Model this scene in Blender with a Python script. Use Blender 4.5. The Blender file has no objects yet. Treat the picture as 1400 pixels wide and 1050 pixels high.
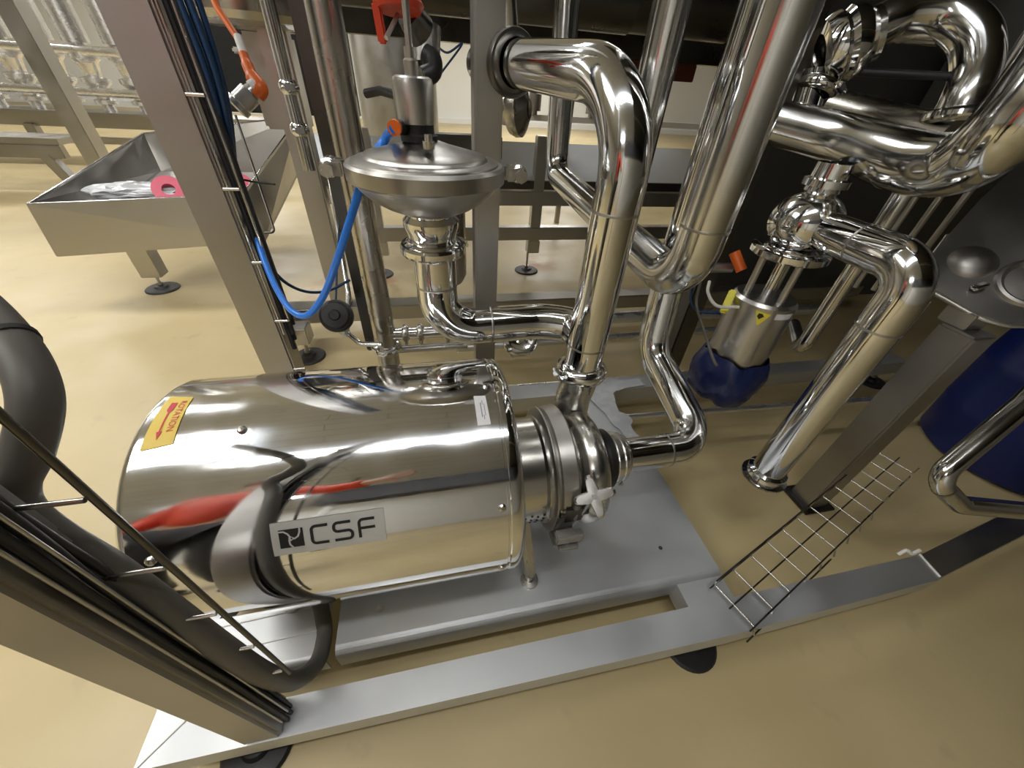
import bpy, bmesh, math, random
from mathutils import Vector, Matrix
random.seed(7)
C = bpy.context.scene.collection
PI = math.pi
V = Vector

# ------------------------------------------------------------------ camera
F = 506.0                                   # focal length in pixels of a 1400 px wide frame
CAMZ = 1.25
ROT = ((0.97786778, -0.08453815, 0.19138418),
       (-0.20162566, -0.62503955, 0.75410388),
       (0.05587213, -0.77600185, -0.6282511))   # columns: camera right, down, forward
camd = bpy.data.cameras.new('camera')
camd.sensor_width = 36.0
camd.lens = F / 1400.0 * 36.0
camd.clip_start = 0.02
camd.clip_end = 100
cam = bpy.data.objects.new('camera', camd)
C.objects.link(cam)
m = Matrix.Identity(4)
for i in range(3):
    m[i][0] = ROT[i][0]
    m[i][1] = -ROT[i][1]
    m[i][2] = -ROT[i][2]
m[2][3] = CAMZ
cam.matrix_world = m
bpy.context.scene.camera = cam
CO = V((0, 0, CAMZ))

def ray(px, py):
    c = (px - 700.0, py - 525.0, F)
    return V([sum(ROT[i][k] * c[k] for k in range(3)) for i in range(3)])
def PZ(px, py, z):
    r = ray(px, py); return CO + r * ((z - CAMZ) / r.z)
def PY(px, py, y):
    r = ray(px, py); return CO + r * (y / r.y)
def PD(px, py, d):
    return CO + ray(px, py) * (d / F)
def PN(px, py, o, n):
    r = ray(px, py); return CO + r * ((o - CO).dot(n) / r.dot(n))

# ------------------------------------------------------------------ light and exposure
sc = bpy.context.scene
sc.view_settings.view_transform = 'Standard'
sc.view_settings.look = 'None'
sc.view_settings.gamma = 1.0
sc.view_settings.use_curve_mapping = False
sc.view_settings.exposure = -0.2
w = bpy.data.worlds.new('world'); sc.world = w; w.use_nodes = True
w.node_tree.nodes['Background'].inputs[0].default_value = (0.9, 0.95, 1.0, 1)
w.node_tree.nodes['Background'].inputs[1].default_value = 0.05
LAMP = []
def area(x, y, z, sx, sy, power, col=(1.0, 0.97, 0.92)):
    l = bpy.data.lights.new('ceiling_light', 'AREA'); l.shape = 'RECTANGLE'
    l.size = sx; l.size_y = sy; l.energy = power; l.color = col
    o = bpy.data.objects.new('lamp_light', l); C.objects.link(o); o.location = (x, y, z)
    return o
# x, y, length, width, power
LAMPS = [(-0.55, -0.25, 3.0, 0.16, 34), (-2.75, 0.75, 1.8, 1.3, 75), (3.2, -1.8, 1.5, 0.16, 3), (-3.6, 3.6, 1.6, 0.22, 80), (-0.4, 3.4, 1.6, 0.22, 40), (3.0, 5.2, 1.5, 0.16, 14),
         (-6.5, 7.5, 1.6, 0.22, 100), (-2.0, 8.0, 1.6, 0.22, 100), (2.6, 8.5, 1.6, 0.22, 75), (0.4, 12.0, 1.6, 0.22, 95), (-2.9, -2.9, 1.6, 0.22, 62),
         (-5.0, 13.5, 1.6, 0.22, 150), (4.5, 13.5, 1.6, 0.22, 170), (-10.0, 9.0, 1.6, 0.22, 120)]  # this last row is added to brighten the far walls
LZ = 3.42
for (x, y, sx, sy, p) in LAMPS:
    area(x, y, LZ - 0.035, sx, sy, p, (1.0, 0.985, 0.955))
    u = area(x, y, LZ + 0.085, sx, sy, 26 if x < 1 else 8, (0.95, 0.98, 1.0)); u.rotation_euler = (PI, 0, 0)     # up-facing lights added to brighten the ceiling mirrored in the steel

# ------------------------------------------------------------------ materials
def mat(name, col, rough=0.5, metal=0.0, nscale=0, rvar=0.0, cvar=0.0, bump=0.0, stretch=None, spec=None, bscale=None, detail=4.0, transmission=0, alpha=None):
    mm = bpy.data.materials.new(name); mm.use_nodes = True
    nt = mm.node_tree; b = nt.nodes['Principled BSDF']
    b.inputs['Base Color'].default_value = (*col, 1); b.inputs['Roughness'].default_value = rough
    b.inputs['Metallic'].default_value = metal
    if spec is not None: b.inputs['Specular IOR Level'].default_value = spec
    if transmission: b.inputs['Transmission Weight'].default_value = transmission
    if alpha is not None: b.inputs['Alpha'].default_value = alpha
    if nscale:
        tc = nt.nodes.new('ShaderNodeTexCoord'); mp = nt.nodes.new('ShaderNodeMapping')
        nt.links.new(tc.outputs['Object'], mp.inputs[0])
        if stretch: mp.inputs['Scale'].default_value = stretch
        n = nt.nodes.new('ShaderNodeTexNoise'); n.inputs['Scale'].default_value = nscale; n.inputs['Detail'].default_value = detail
        nt.links.new(mp.outputs[0], n.inputs['Vector'])
        if rvar:
            r = nt.nodes.new('ShaderNodeMapRange'); r.inputs[1].default_value = 0.35; r.inputs[2].default_value = 0.7
            r.inputs[3].default_value = max(0.02, rough - rvar); r.inputs[4].default_value = rough + rvar
            nt.links.new(n.outputs['Fac'], r.inputs[0]); nt.links.new(r.outputs[0], b.inputs['Roughness'])
        if cvar:
            r = nt.nodes.new('ShaderNodeMix'); r.data_type = 'RGBA'
            r.inputs[6].default_value = (*[c * (1 - cvar) for c in col], 1); r.inputs[7].default_value = (*[min(1, c * (1 + cvar)) for c in col], 1)
            nt.links.new(n.outputs['Fac'], r.inputs[0]); nt.links.new(r.outputs[2], b.inputs['Base Color'])
        if bump:
            n2 = n
            if bscale:
                n2 = nt.nodes.new('ShaderNodeTexNoise'); n2.inputs['Scale'].default_value = bscale; n2.inputs['Detail'].default_value = 3
                nt.links.new(mp.outputs[0], n2.inputs['Vector'])
            bu = nt.nodes.new('ShaderNodeBump'); bu.inputs['Strength'].default_value = bump; bu.inputs['Distance'].default_value = 0.004
            nt.links.new(n2.outputs['Fac'], bu.inputs['Height']); nt.links.new(bu.outputs[0], b.inputs['Normal'])
    return mm

POL = mat('polished_steel', (0.74, 0.745, 0.75), 0.09, 1, 9, 0.07, 0.06, 0.05, bscale=3)
SHR = mat('mirror_steel_shroud', (0.82, 0.825, 0.83), 0.085, 1, 13, 0.06, 0.08, 0.08, bscale=9, detail=8)
PIPE = mat('steel_pipe', (0.66, 0.66, 0.65), 0.16, 1, 7, 0.07, 0.08, 0.04, bscale=3)
PIPED = mat('dull_steel_pipe', (0.50, 0.48, 0.44), 0.27, 1, 7, 0.08, 0.08)
BRU = mat('brushed_steel', (0.46, 0.45, 0.43), 0.36, 1, 6, 0.08, 0.08)
FRA = mat('frame_steel', (0.40, 0.39, 0.375), 0.40, 1, 5, 0.09, 0.10)
PLA = mat('plate_steel', (0.62, 0.64, 0.66), 0.50, 0.85, 4, 0.10, 0.14, 0.02)
CAST = mat('cast_steel', (0.62, 0.61, 0.58), 0.27, 1, 8, 0.05, 0.04, 0.02)
BEAD = mat('bead_blasted_steel', (0.55, 0.54, 0.52), 0.33, 1, 60, 0.04, 0.04)
DARK = mat('dark_steel', (0.13, 0.125, 0.115), 0.35, 1, 6, 0.10, 0.15)
BLK = mat('black_rubber', (0.014, 0.014, 0.015), 0.45, 0, 40, 0.05)
FOOTM = mat('grey_rubber_foot', (0.045, 0.047, 0.05), 0.55, 0, 30, 0.05)
BLKC = mat('black_cable', (0.02, 0.02, 0.022), 0.5)
GRYC = mat('grey_cable', (0.13, 0.122, 0.110), 0.5, 0, 60, 0.05, 0.08)
BLU = mat('blue_hose', (0.02, 0.19, 0.72), 0.28)
NAVY = mat('dark_blue_cable', (0.006, 0.035, 0.10), 0.4)
ORG = mat('orange_plastic', (0.75, 0.14, 0.015), 0.4)
REDP = mat('red_paint', (0.55, 0.045, 0.015), 0.45, 0, 20, 0.1, 0.2)
YEL = mat('yellow_sticker', (0.82, 0.60, 0.08), 0.45)
REDI = mat('red_ink', (0.65, 0.02, 0.04), 0.5)
WHT = mat('white_label', (0.80, 0.80, 0.82), 0.4)
SILV = mat('silver_label', (0.60, 0.60, 0.59), 0.35, 0.25)
INK = mat('black_ink', (0.01, 0.01, 0.01), 0.4)
GINK = mat('grey_ink', (0.3, 0.3, 0.33), 0.5)
BAG = mat('blue_bag_film', (0.006, 0.013, 0.075), 0.35, 0, 12, 0.1, 0.3, 0.6, bscale=14)
FILM = mat('clear_film', (0.55, 0.57, 0.60), 0.25, 0.0, 14, 0.1, 0.15, 0.6, bscale=20)
PINK = mat('pink_tape', (0.80, 0.16, 0.24), 0.4)
DRUM = mat('blue_drum_plastic', (0.003, 0.012, 0.10), 0.38, 0, 5, 0.06, 0.1)
WPL = mat('white_plastic', (0.75, 0.74, 0.70), 0.4)
CREAM = mat('wall_paint', (0.78, 0.78, 0.76), 0.6)
CEIL = mat('ceiling_panel', (0.60, 0.62, 0.65), 0.6)
def ceil_joints():
    nt = CEIL.node_tree; b = nt.nodes['Principled BSDF']; tc = nt.nodes.new('ShaderNodeTexCoord'); br = nt.nodes.new('ShaderNodeTexBrick')
    br.inputs['Color1'].default_value = (.58, .60, .63, 1); br.inputs['Color2'].default_value = (.54, .56, .59, 1); br.inputs['Mortar'].default_value = (.38, .38, .38, 1)
    br.inputs['Scale'].default_value = 1.0; br.inputs['Mortar Size'].default_value = .008; br.inputs['Brick Width'].default_value = 1.2; br.inputs['Row Height'].default_value = .3
    nt.links.new(tc.outputs['Object'], br.inputs['Vector']); nt.links.new(br.outputs['Color'], b.inputs['Base Color'])
ceil_joints()
DCAB = mat('grey_cabinet_paint', (0.075, 0.075, 0.072), 0.35, 0.3, 3, 0.05, 0.1)
GLOW = bpy.data.materials.new('lamp_diffuser'); GLOW.use_nodes = True
_b = GLOW.node_tree.nodes['Principled BSDF']; _b.inputs['Emission Color'].default_value = (1, 0.97, 0.92, 1); _b.inputs['Emission Strength'].default_value = 5

def floor_mat():
    mm = bpy.data.materials.new('cream_resin_floor'); mm.use_nodes = True; nt = mm.node_tree; b = nt.nodes['Principled BSDF']
    tc = nt.nodes.new('ShaderNodeTexCoord')
    def noise(s, d=5):
        n = nt.nodes.new('ShaderNodeTexNoise'); n.inputs['Scale'].default_value = s; n.inputs['Detail'].default_value = d
        nt.links.new(tc.outputs['Object'], n.inputs['Vector']); return n
    def mix(a, bb, f):
        r = nt.nodes.new('ShaderNodeMix'); r.data_type = 'RGBA'
        for k, v in ((6, a), (7, bb)):
            if isinstance(v, tuple): r.inputs[k].default_value = (*v, 1)
            else: nt.links.new(v, r.inputs[k])
        nt.links.new(f, r.inputs[0]); return r.outputs[2]
    def ramp(src, lo, hi):
        r = nt.nodes.new('ShaderNodeMapRange'); r.inputs[1].default_value = lo; r.inputs[2].default_value = hi
        nt.links.new(src, r.inputs[0]); return r.outputs[0]
    c = mix((0.50, 0.405, 0.215), (0.60, 0.49, 0.275), ramp(noise(1.3).outputs['Fac'], 0.3, 0.7))
    c = mix(c, (0.43, 0.35, 0.21), ramp(noise(9, 8).outputs['Fac'], 0.62, 0.85))
    # rust stains behind the skid, dark specks
    for (x, y, r0) in ((-0.72, 2.75, 0.26), (0.95, 3.15, 0.22), (-0.35, 2.9, 0.16)):
        vm = nt.nodes.new('ShaderNodeVectorMath'); vm.operation = 'DISTANCE'; vm.inputs[1].default_value = (x, y, 0)
        nt.links.new(tc.outputs['Object'], vm.inputs[0])
        mr = nt.nodes.new('ShaderNodeMapRange'); mr.inputs[1].default_value = r0; mr.inputs[2].default_value = 0.02; mr.inputs[3].default_value = 0; mr.inputs[4].default_value = 1
        nt.links.new(vm.outputs['Value'], mr.inputs[0])
        mu = nt.nodes.new('ShaderNodeMath'); mu.operation = 'MULTIPLY'
        nt.links.new(mr.outputs[0], mu.inputs[0]); nt.links.new(ramp(noise(6, 3).outputs['Fac'], 0.35, 0.6), mu.inputs[1])
        c = mix(c, (0.46, 0.20, 0.06), mu.outputs[0])
    nt.links.new(c, b.inputs['Base Color'])
    nt.links.new(nt.nodes.new('ShaderNodeValue').outputs[0], b.inputs['Roughness'])
    rr = nt.nodes.new('ShaderNodeMapRange'); rr.inputs[1].default_value = 0.3; rr.inputs[2].default_value = 0.7; rr.inputs[3].default_value = 0.32; rr.inputs[4].default_value = 0.5
    nt.links.new(noise(3).outputs['Fac'], rr.inputs[0]); nt.links.new(rr.outputs[0], b.inputs['Roughness'])
    bu = nt.nodes.new('ShaderNodeBump'); bu.inputs['Strength'].default_value = 0.06
    nt.links.new(noise(60, 2).outputs['Fac'], bu.inputs['Height']); nt.links.new(bu.outputs[0], b.inputs['Normal'])
    return mm
FLOOR = floor_mat()

# ------------------------------------------------------------------ mesh helpers
class MB:
    """collects shapes, links them as ONE mesh object"""
    def __init__(s): s.v = []; s.f = []; s.mi = []; s.sm = []
    def add(s, vs, fs, mi=0, smooth=False):
        o = len(s.v); s.v += [V(p) for p in vs]
        for f in fs: s.f.append([i + o for i in f]); s.mi.append(mi); s.sm.append(smooth)
        return s
    def box(s, a, b, mi=0, bev=0.0, rot=None, org=None):
        bm = bmesh.new(); bmesh.ops.create_cube(bm, size=1)
        a, b = V(a), V(b); d = b - a; c = (a + b) / 2
        for v in bm.verts: v.co = V((v.co.x * abs(d.x), v.co.y * abs(d.y), v.co.z * abs(d.z)))
        if bev: bmesh.ops.bevel(bm, geom=bm.edges[:], offset=bev, segments=2, affect='EDGES')
        vs = []
        for v in bm.verts:
            p = v.co + c
            if rot is not None:
                o = V(org) if org is not None else c
                p = rot @ (p - o) + o
            vs.append(p)
        bm.verts.index_update()
        s.add(vs, [[v.index for v in f.verts] for f in bm.faces], mi); bm.free(); return s
    def bar(s, a, b, w, h, mi=0, bev=0.004, up=(0, 0, 1)):
        a, b = V(a), V(b); d = b - a; L = d.length; x = d.normalized(); u = V(up)
        if abs(x.dot(u)) > 0.98: u = V((0, 1, 0))
        y = u.cross(x).normalized(); z = x.cross(y)
        R = Matrix((x, y, z)).transposed()
        bm = bmesh.new(); bmesh.ops.create_cube(bm, size=1)
        for v in bm.verts: v.co = V((v.co.x * L, v.co.y * w, v.co.z * h))
        if bev: bmesh.ops.bevel(bm, geom=bm.edges[:], offset=bev, segments=2, affect='EDGES')
        bm.verts.index_update()
        s.add([R @ v.co + (a + b) / 2 for v in bm.verts], [[v.index for v in f.verts] for f in bm.faces], mi); bm.free(); return s
    def sweep(s, pts, r, n=20, mi=0, cap=True, closed=False):
        pts = [V(p) for p in pts]; N = len(pts)
        rs = r if isinstance(r, (list, tuple)) else [r] * N
        T = []
        for i in range(N):
            if closed: t = pts[(i + 1) % N] - pts[i - 1]
            else: t = pts[min(i + 1, N - 1)] - pts[max(i - 1, 0)]
            T.append(t.normalized())
        a = V((0, 0, 1)) if abs(T[0].z) < 0.9 else V((1, 0, 0))
        nrm = T[0].cross(a).normalized(); vs = []
        for i in range(N):
            if i:
                q = T[i - 1].rotation_difference(T[i]); nrm = (q @ nrm); nrm = (nrm - T[i] * nrm.dot(T[i])).normalized()
            bn = T[i].cross(nrm)
            for k in range(n):
                th = 2 * PI * k / n; vs.append(pts[i] + (nrm * math.cos(th) + bn * math.sin(th)) * rs[i])
        fs = []
        for i in range(N if closed else N - 1):
            j = (i + 1) % N
            for k in range(n): fs.append([i * n + k, i * n + (k + 1) % n, j * n + (k + 1) % n, j * n + k])
        s.add(vs, fs, mi, True)
        if cap and not closed:
            s.add(vs[:n], [list(range(n))[::-1]], mi); s.add(vs[-n:], [list(range(n))], mi)
        return s
    def lathe(s, prof, o=(0, 0, 0), ax=(0, 0, 1), n=40, mi=0, flat=()):
        """prof: (distance along axis, radius); sharp edges by doubling rings"""
        o = V(o); z = V(ax).normalized(); a = V((1, 0, 0)) if abs(z.x) < 0.9 else V((0, 1, 0))
        x = z.cross(a).normalized(); y = z.cross(x)
        def ring(h, r): return [o + z * h + (x * math.cos(2 * PI * k / n) + y * math.sin(2 * PI * k / n)) * r for k in range(n)]
        # split the profile where it turns sharply
        segs = []; cur = [prof[0]]
        for i in range(1, len(prof)):
            cur.append(prof[i])
            if i < len(prof) - 1:
                d1 = V((prof[i][0] - prof[i - 1][0], prof[i][1] - prof[i - 1][1])); d2 = V((prof[i + 1][0] - prof[i][0], prof[i + 1][1] - prof[i][1]))
                if d1.length > 1e-9 and d2.length > 1e-9 and d1.angle(d2) > 0.5: segs.append(cur); cur = [prof[i]]
        segs.append(cur)
        for sg in segs:
            vs = []; fs = []
            for (h, r) in sg: vs += ring(h, max(r, 1e-5))
            for i in range(len(sg) - 1):
                for k in range(n): fs.append([i * n + k, i * n + (k + 1) % n, (i + 1) * n + (k + 1) % n, (i + 1) * n + k])
            s.add(vs, fs, mi, True)
        return s
    def build(s, name, mats, parent=None):
        me = bpy.data.meshes.new(name)
        off = V((0, 0, 0))
        if parent is not None:
            root = parent
            while root.parent: root = root.parent
            off = V(root.location) if root.type == 'EMPTY' else V((0, 0, 0))
        me.from_pydata([tuple(p - off) for p in s.v], [], s.f)
        if not isinstance(mats, (list, tuple)): mats = [mats]
        for m_ in mats: me.materials.append(m_)
        for p, mi, sm in zip(me.polygons, s.mi, s.sm): p.material_index = mi; p.use_smooth = sm
        bm = bmesh.new(); bm.from_mesh(me); bmesh.ops.remove_doubles(bm, verts=bm.verts, dist=1e-6) if False else None
        bmesh.ops.recalc_face_normals(bm, faces=bm.faces); bm.to_mesh(me); bm.free()
        o = bpy.data.objects.new(name, me); C.objects.link(o)
        if parent is not None: o.parent = parent
        return o

def fillet(pts, R, k=10):
    """round the corners of a polyline"""
    pts = [V(p) for p in pts]; out = [pts[0]]
    Rs = R if isinstance(R, (list, tuple)) else [R] * len(pts)
    for i in range(1, len(pts) - 1):
        p = pts[i]; a = (pts[i - 1] - p); b = (pts[i + 1] - p); la, lb = a.length, b.length; a.normalize(); b.normalize()
        ang = a.angle(b)
        if ang > PI - 0.02: out.append(p); continue
        d = min(Rs[i] / math.tan(ang / 2), la * 0.49, lb * 0.49); r = d * math.tan(ang / 2)
        c = p + (a + b).normalized() * (r / math.sin(ang / 2)); s0 = p + a * d - c; s1 = p + b * d - c
        tot = s0.angle(s1); axis = s0.cross(s1).normalized()
        for j in range(k + 1): out.append(c + Matrix.Rotation(tot * j / k, 3, axis) @ s0)
    out.append(pts[-1]); return out
def smooth(pts, k=8):
    """Catmull-Rom"""
    P = [V(p) for p in pts]; P = [P[0] * 2 - P[1]] + P + [P[-1] * 2 - P[-2]]; out = []
    for i in range(1, len(P) - 2):
        for j in range(k):
            t = j / k; a, b, c, d = P[i - 1], P[i], P[i + 1], P[i + 2]
            out.append(0.5 * ((2 * b) + (c - a) * t + (2 * a - 5 * b + 4 * c - d) * t * t + (-a + 3 * b - 3 * c + d) * t ** 3))
    out.append(P[-2]); return out

def tag(o, label, cat, group=None, kind=None):
    if label: o['label'] = label
    if cat: o['category'] = cat
    if group: o['group'] = group
    if kind: o['kind'] = kind
    return o
def thing(name, label, cat, loc=(0, 0, 0), group=None):
    o = bpy.data.objects.new(name, None); C.objects.link(o); o.location = loc; o.empty_display_size = 0.05
    return tag(o, label, cat, group)
def struct(name, mb, m_): 
    o = mb.build(name, m_); o['kind'] = 'structure'; return o
def copytree(o, loc, label=None, parent=None):
    c = o.copy(); C.objects.link(c)
    if parent is None: c.location = loc
    else: c.parent = parent
    if label: c['label'] = label
    for ch in o.children: copytree(ch, None, None, c)
    return c

def clamp(mb, c, ax, r, w=0.022, mi=0, ear=True, ed=None):
    """tri-clamp: two ferrule lips held by a ring, wing nut ear"""
    c = V(c); z = V(ax).normalized()
    h = w / 2
    mb.lathe([(-h * 1.7, r), (-h * 1.5, r * 1.12), (-h, r * 1.22), (-h, r * 1.34), (-h * .5, r * 1.40), (h * .5, r * 1.40), (h, r * 1.34), (h, r * 1.22), (h * 1.5, r * 1.12), (h * 1.7, r)], c, z, 36, mi)
    if ear:
        e = V(ed) if ed is not None else (z.cross(V((0, 0, 1))) if abs(z.z) < .9 else V((0.3, -1, 0)))
        e = (e - z * e.dot(z)).normalized()
        p = c + e * r * 1.45
        t = z.cross(e).normalized()
        mb.bar(p - t * 0.016, p + t * 0.016, 0.016, w * 0.8, mi, 0.002, up=z)
        mb.sweep([p - t * 0.025, p + t * 0.028], 0.0045, 8, mi)
        mb.lathe([(0, 0.001), (0, 0.009), (0.010, 0.009), (0.010, 0.001)], p + t * 0.020, t, 6, mi)
    return mb
def ringweld(mb, c, ax, r, mi=0):
    mb.lathe([(-.003, r), (-.001, r * 1.012), (.001, r * 1.012), (.003, r)], c, ax, 28, mi)
def arc(c, r, a0, a1, u, v, k=16):
    return [V(c) + (V(u) * math.cos(a0 + (a1 - a0) * i / k) + V(v) * math.sin(a0 + (a1 - a0) * i / k)) * r for i in range(k + 1)]

def font_mesh(body, size=1.0):
    cu = bpy.data.curves.new('lettering', 'FONT'); cu.body = body; cu.size = size; cu.resolution_u = 3
    o = bpy.data.objects.new('lettering', cu); C.objects.link(o)
    bpy.context.view_layer.update()
    me = bpy.data.meshes.new_from_object(o.evaluated_get(bpy.context.evaluated_depsgraph_get()))
    vs = [v.co.copy() for v in me.vertices]; fs = [list(p.vertices) for p in me.polygons]
    bpy.data.objects.remove(o); bpy.data.curves.remove(cu); bpy.data.meshes.remove(me)
    x0 = min(v.x for v in vs); x1 = max(v.x for v in vs); y0 = min(v.y for v in vs); y1 = max(v.y for v in vs)
    return [((v.x - x0) / (x1 - x0), (v.y - y0) / (y1 - y0)) for v in vs], fs

# ------------------------------------------------------------------ the room
struct('floor', MB().box((-12, -5, -0.1), (12, 17, 0)), FLOOR)
struct('ceiling', MB().box((-12, -5, 3.6), (12, 17, 3.7)), CEIL)
struct('wall_back', MB().box((-12, 17, 0), (12, 17.1, 3.6)), CREAM)
struct('wall_front', MB().box((-12, -5.1, 0), (12, -5, 3.6)), CREAM)
struct('wall_left', MB().box((-12.1, -5, 0), (-12, 17, 3.6)), CREAM)
struct('wall_right', MB().box((12, -5, 0), (12.1, 17, 3.6)), CREAM)
mb = MB()
for i in range(-3, 4):
    pass
mb.box((-12, 16.9, 0), (12, 17.0, 0.15)); struct('baseboard_back', mb, CREAM)
for i, (x, y, sx, sy, p) in enumerate(LAMPS):
    t = thing('ceiling_lamp', 'long white unseen ceiling lamp fixed under the ceiling panels', 'ceiling light', (x, y, LZ), 'ceiling lamps over the hall')
    MB().box((x - sx / 2 - .04, y - sy / 2 - .04, LZ), (x + sx / 2 + .04, y + sy / 2 + .04, LZ + .06), 0, .01).build('housing', WPL, t)
    for dx in (-sx / 3, sx / 3): MB().sweep([(x + dx, y, LZ + .05), (x + dx, y, 3.61)], .006, 8).build('suspension_rod', BRU, t)
    if sy > 1:
        for k in range(11): MB().box((x - sx / 2, y - sy / 2 + .02 + k * .126, LZ - .12), (x + sx / 2, y - sy / 2 + .035 + k * .126, LZ - .05)).build('louvre', WPL, t)

# ------------------------------------------------------------------ pump skid
RZ = 0.16; RB = 0.085
skid = thing('pump_skid', 'welded stainless steel base frame with tall posts carrying the mirror finished pump', 'frame', (0.1, 0.25, 0))
def tube_rail(name, a, b, wdt, hgt, m_, par, bev=0.006, lab=None):
    o = MB().bar(a, b, wdt, hgt, 0, bev).build(name, m_, par)
    if lab: o['label'] = lab
    return o
zr = (RZ + RB) / 2; hr = RZ - RB
# front rail with mitred left end, and angled continuation at right
mb = MB()
def prism(poly, z0, z1, mi=0, mb=None):
    n = len(poly); vs = [(x, y, z0) for x, y in poly] + [(x, y, z1) for x, y in poly]
    fs = [list(range(n))[::-1], list(range(n, 2 * n))] + [[i, (i + 1) % n, n + (i + 1) % n, n + i] for i in range(n)]
    (mb or MB()).add(vs, fs, mi); return mb
prism([(-0.655, .222), (.7, .204), (1.437, .214), (1.449, .287), (-0.588, .287)], RB, RZ, 0, mb)
mb.build('front_rail', PLA, skid)
mb = MB(); prism([(1.441, .218), (3.0, .42), (3.0, .50), (1.453, .287)], RB, RZ, 0, mb); mb.build('angled_rail', BRU, skid)
MB().sweep([(1.4385, .219, RZ + .001), (1.450, .288, RZ + .001)], .0035, 8).build('weld_seam', WPL, skid)
mb = MB(); prism([(-0.655, .22), (-0.588, .287), (-0.588, 1.3), (-0.655, 1.3)], RB, RZ, 0, mb)
mb.build('left_rail', PLA, skid)
MB().sweep([(-0.655, .22, RZ + .0005), (-0.588, .287, RZ + .0005)], .002, 6).build('weld_seam', WPL, skid)
mb = MB(); prism([(-0.655, 1.2), (2.6, 1.2), (2.6, 1.29), (-0.655, 1.29)], RB, RZ, 0, mb); mb.build('rear_rail', PLA, skid)
mb = MB(); prism([(.62, .287), (.765, .287), (.765, 1.2), (.62, 1.2)], RB, RZ - .002, 0, mb); mb.build('right_rail', PLA, skid)
# base plate with rolled lips
def folded_plate(x0, x1, y0, y1, z, lip, m_, name, rr=.018):
    mb = MB(); prof = []
    for k in range(7):
        a = PI / 2 * k / 6; prof.append((y0 + rr - rr * math.sin(a), z - rr + rr * math.cos(a)))
    prof = [(y1, z)] + prof + [(y0, z - lip), (y0 + .004, z - lip), (y0 + .004, z - rr), (y0 + rr, z - .004), (y1, z - .004)]
    n = len(prof); vs = [(x0, a, b) for a, b in prof] + [(x1, a, b) for a, b in prof]
    mb.add(vs, [[i, (i + 1) % n, n + (i + 1) % n, n + i] for i in range(n)] + [list(range(n)), list(range(n, 2 * n))[::-1]])
    return mb.build(name, m_, skid)
folded_plate(-.30, .764, .345, .80, RZ + .012, .075, PLA, 'base_plate', .022)
folded_plate(-.586, -.325, .345, .98, RZ + .006, .075, PLA, 'side_plate', .012)
mb = MB(); 
for y in (.40, .46): mb.sweep([(-.586, y, RZ + .0065), (-.33, y + .01, RZ + .0065)], .0018, 6)
mb.build('plate_seam', WPL, skid)
MB().lathe([(0, .001), (0, .010), (.003, .010), (.003, .001)], (-.2, .431, RZ + .010), (0, 0, 1), 16).build('plate_plug', CAST, skid)
MB().lathe([(0, .001), (0, .006), (.002, .006), (.002, .001)], (.62, .45, RZ + .011), (0, 0, 1), 12).build('plate_plug', DARK, skid)
# posts
def post(name, x0, x1, y0, y1, z0, z1, m_, par, lab=None):
    o = MB().box((x0, y0, z0), (x1, y1, z1), 0, .006).build(name, m_, par)
    if lab: o['label'] = lab
    return o
post('post', -.461, -.386, .221, .286, RZ, 2.5, FRA, skid, 'post standing on the front rail beside the grey cable')
post('post', -.609, -.507, 1.2, 1.295, RZ, 2.5, FRA, skid, 'post behind the rear end of the pump')
post('post', .150, .226, 1.2, 1.28, RZ, 2.5, BRU, skid, 'post behind the round diaphragm valve')
post('post', 1.03, 1.11, 1.2, 1.28, RZ, 2.5, DARK, skid, 'post left of the hanging blue bag')
def foot(par, x, y, z_top, r=.075, m_=FOOTM):
    f_ = MB().lathe([(0, .001), (0, r), (.006, r), (.012, r * .93), (.014, r * .45), (.026, r * .36), (.030, .014), (.030, .001)], (x, y, 0), (0, 0, 1), 32).build('levelling_foot', m_, par)
    MB().sweep([(x, y, .02), (x, y, z_top)], .009, 10).build('threaded_rod', BRU, f_)
    MB().lathe([(0, .009), (0, .017), (.014, .017), (.014, .009)], (x, y, .034), (0, 0, 1), 6).build('lock_nut', BRU, f_)
for (x, y) in ((.655, .245), (-.49, .25), (2.5, 1.24), (-.62, 1.24)): foot(skid, x, y, RB + .01, .078, BLK)

# ------------------------------------------------------------------ pump
YC, ZC, SR = .617, .489, .263
YM, ZM = .617, .430
pump = thing('centrifugal_pump', 'large centrifugal pump with mirror polished motor shroud on the steel base', 'pump', (0, YM, RZ + .012))
mb = MB(); prof = [(-.534, .001), (-.534, .10), (-.532, .22)]
for k in range(9):
    a = PI / 2 * k / 8; prof.append((-.512 - .020 * math.cos(a), .243 + .020 * math.sin(a)))
prof += [(.108, SR), (.110, SR - .002), (.114, SR - .002), (.116, SR), (.125, SR)]
for k in range(1, 7):
    a = PI / 2 * k / 6; prof.append((.125 + .022 * math.sin(a), SR - .022 + .022 * math.cos(a)))
prof += [(.147, .215), (.140, .208), (.140, .13)]
mb.lathe(prof, (0, YC, ZC), (1, 0, 0), 96)
shroud = mb.build('motor_shroud', SHR, pump)
def oncyl(x, deg, lift=.0):
    a = math.radians(deg); return V((x, YC + (SR + lift) * math.cos(a), ZC + (SR + lift) * math.sin(a)))
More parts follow.
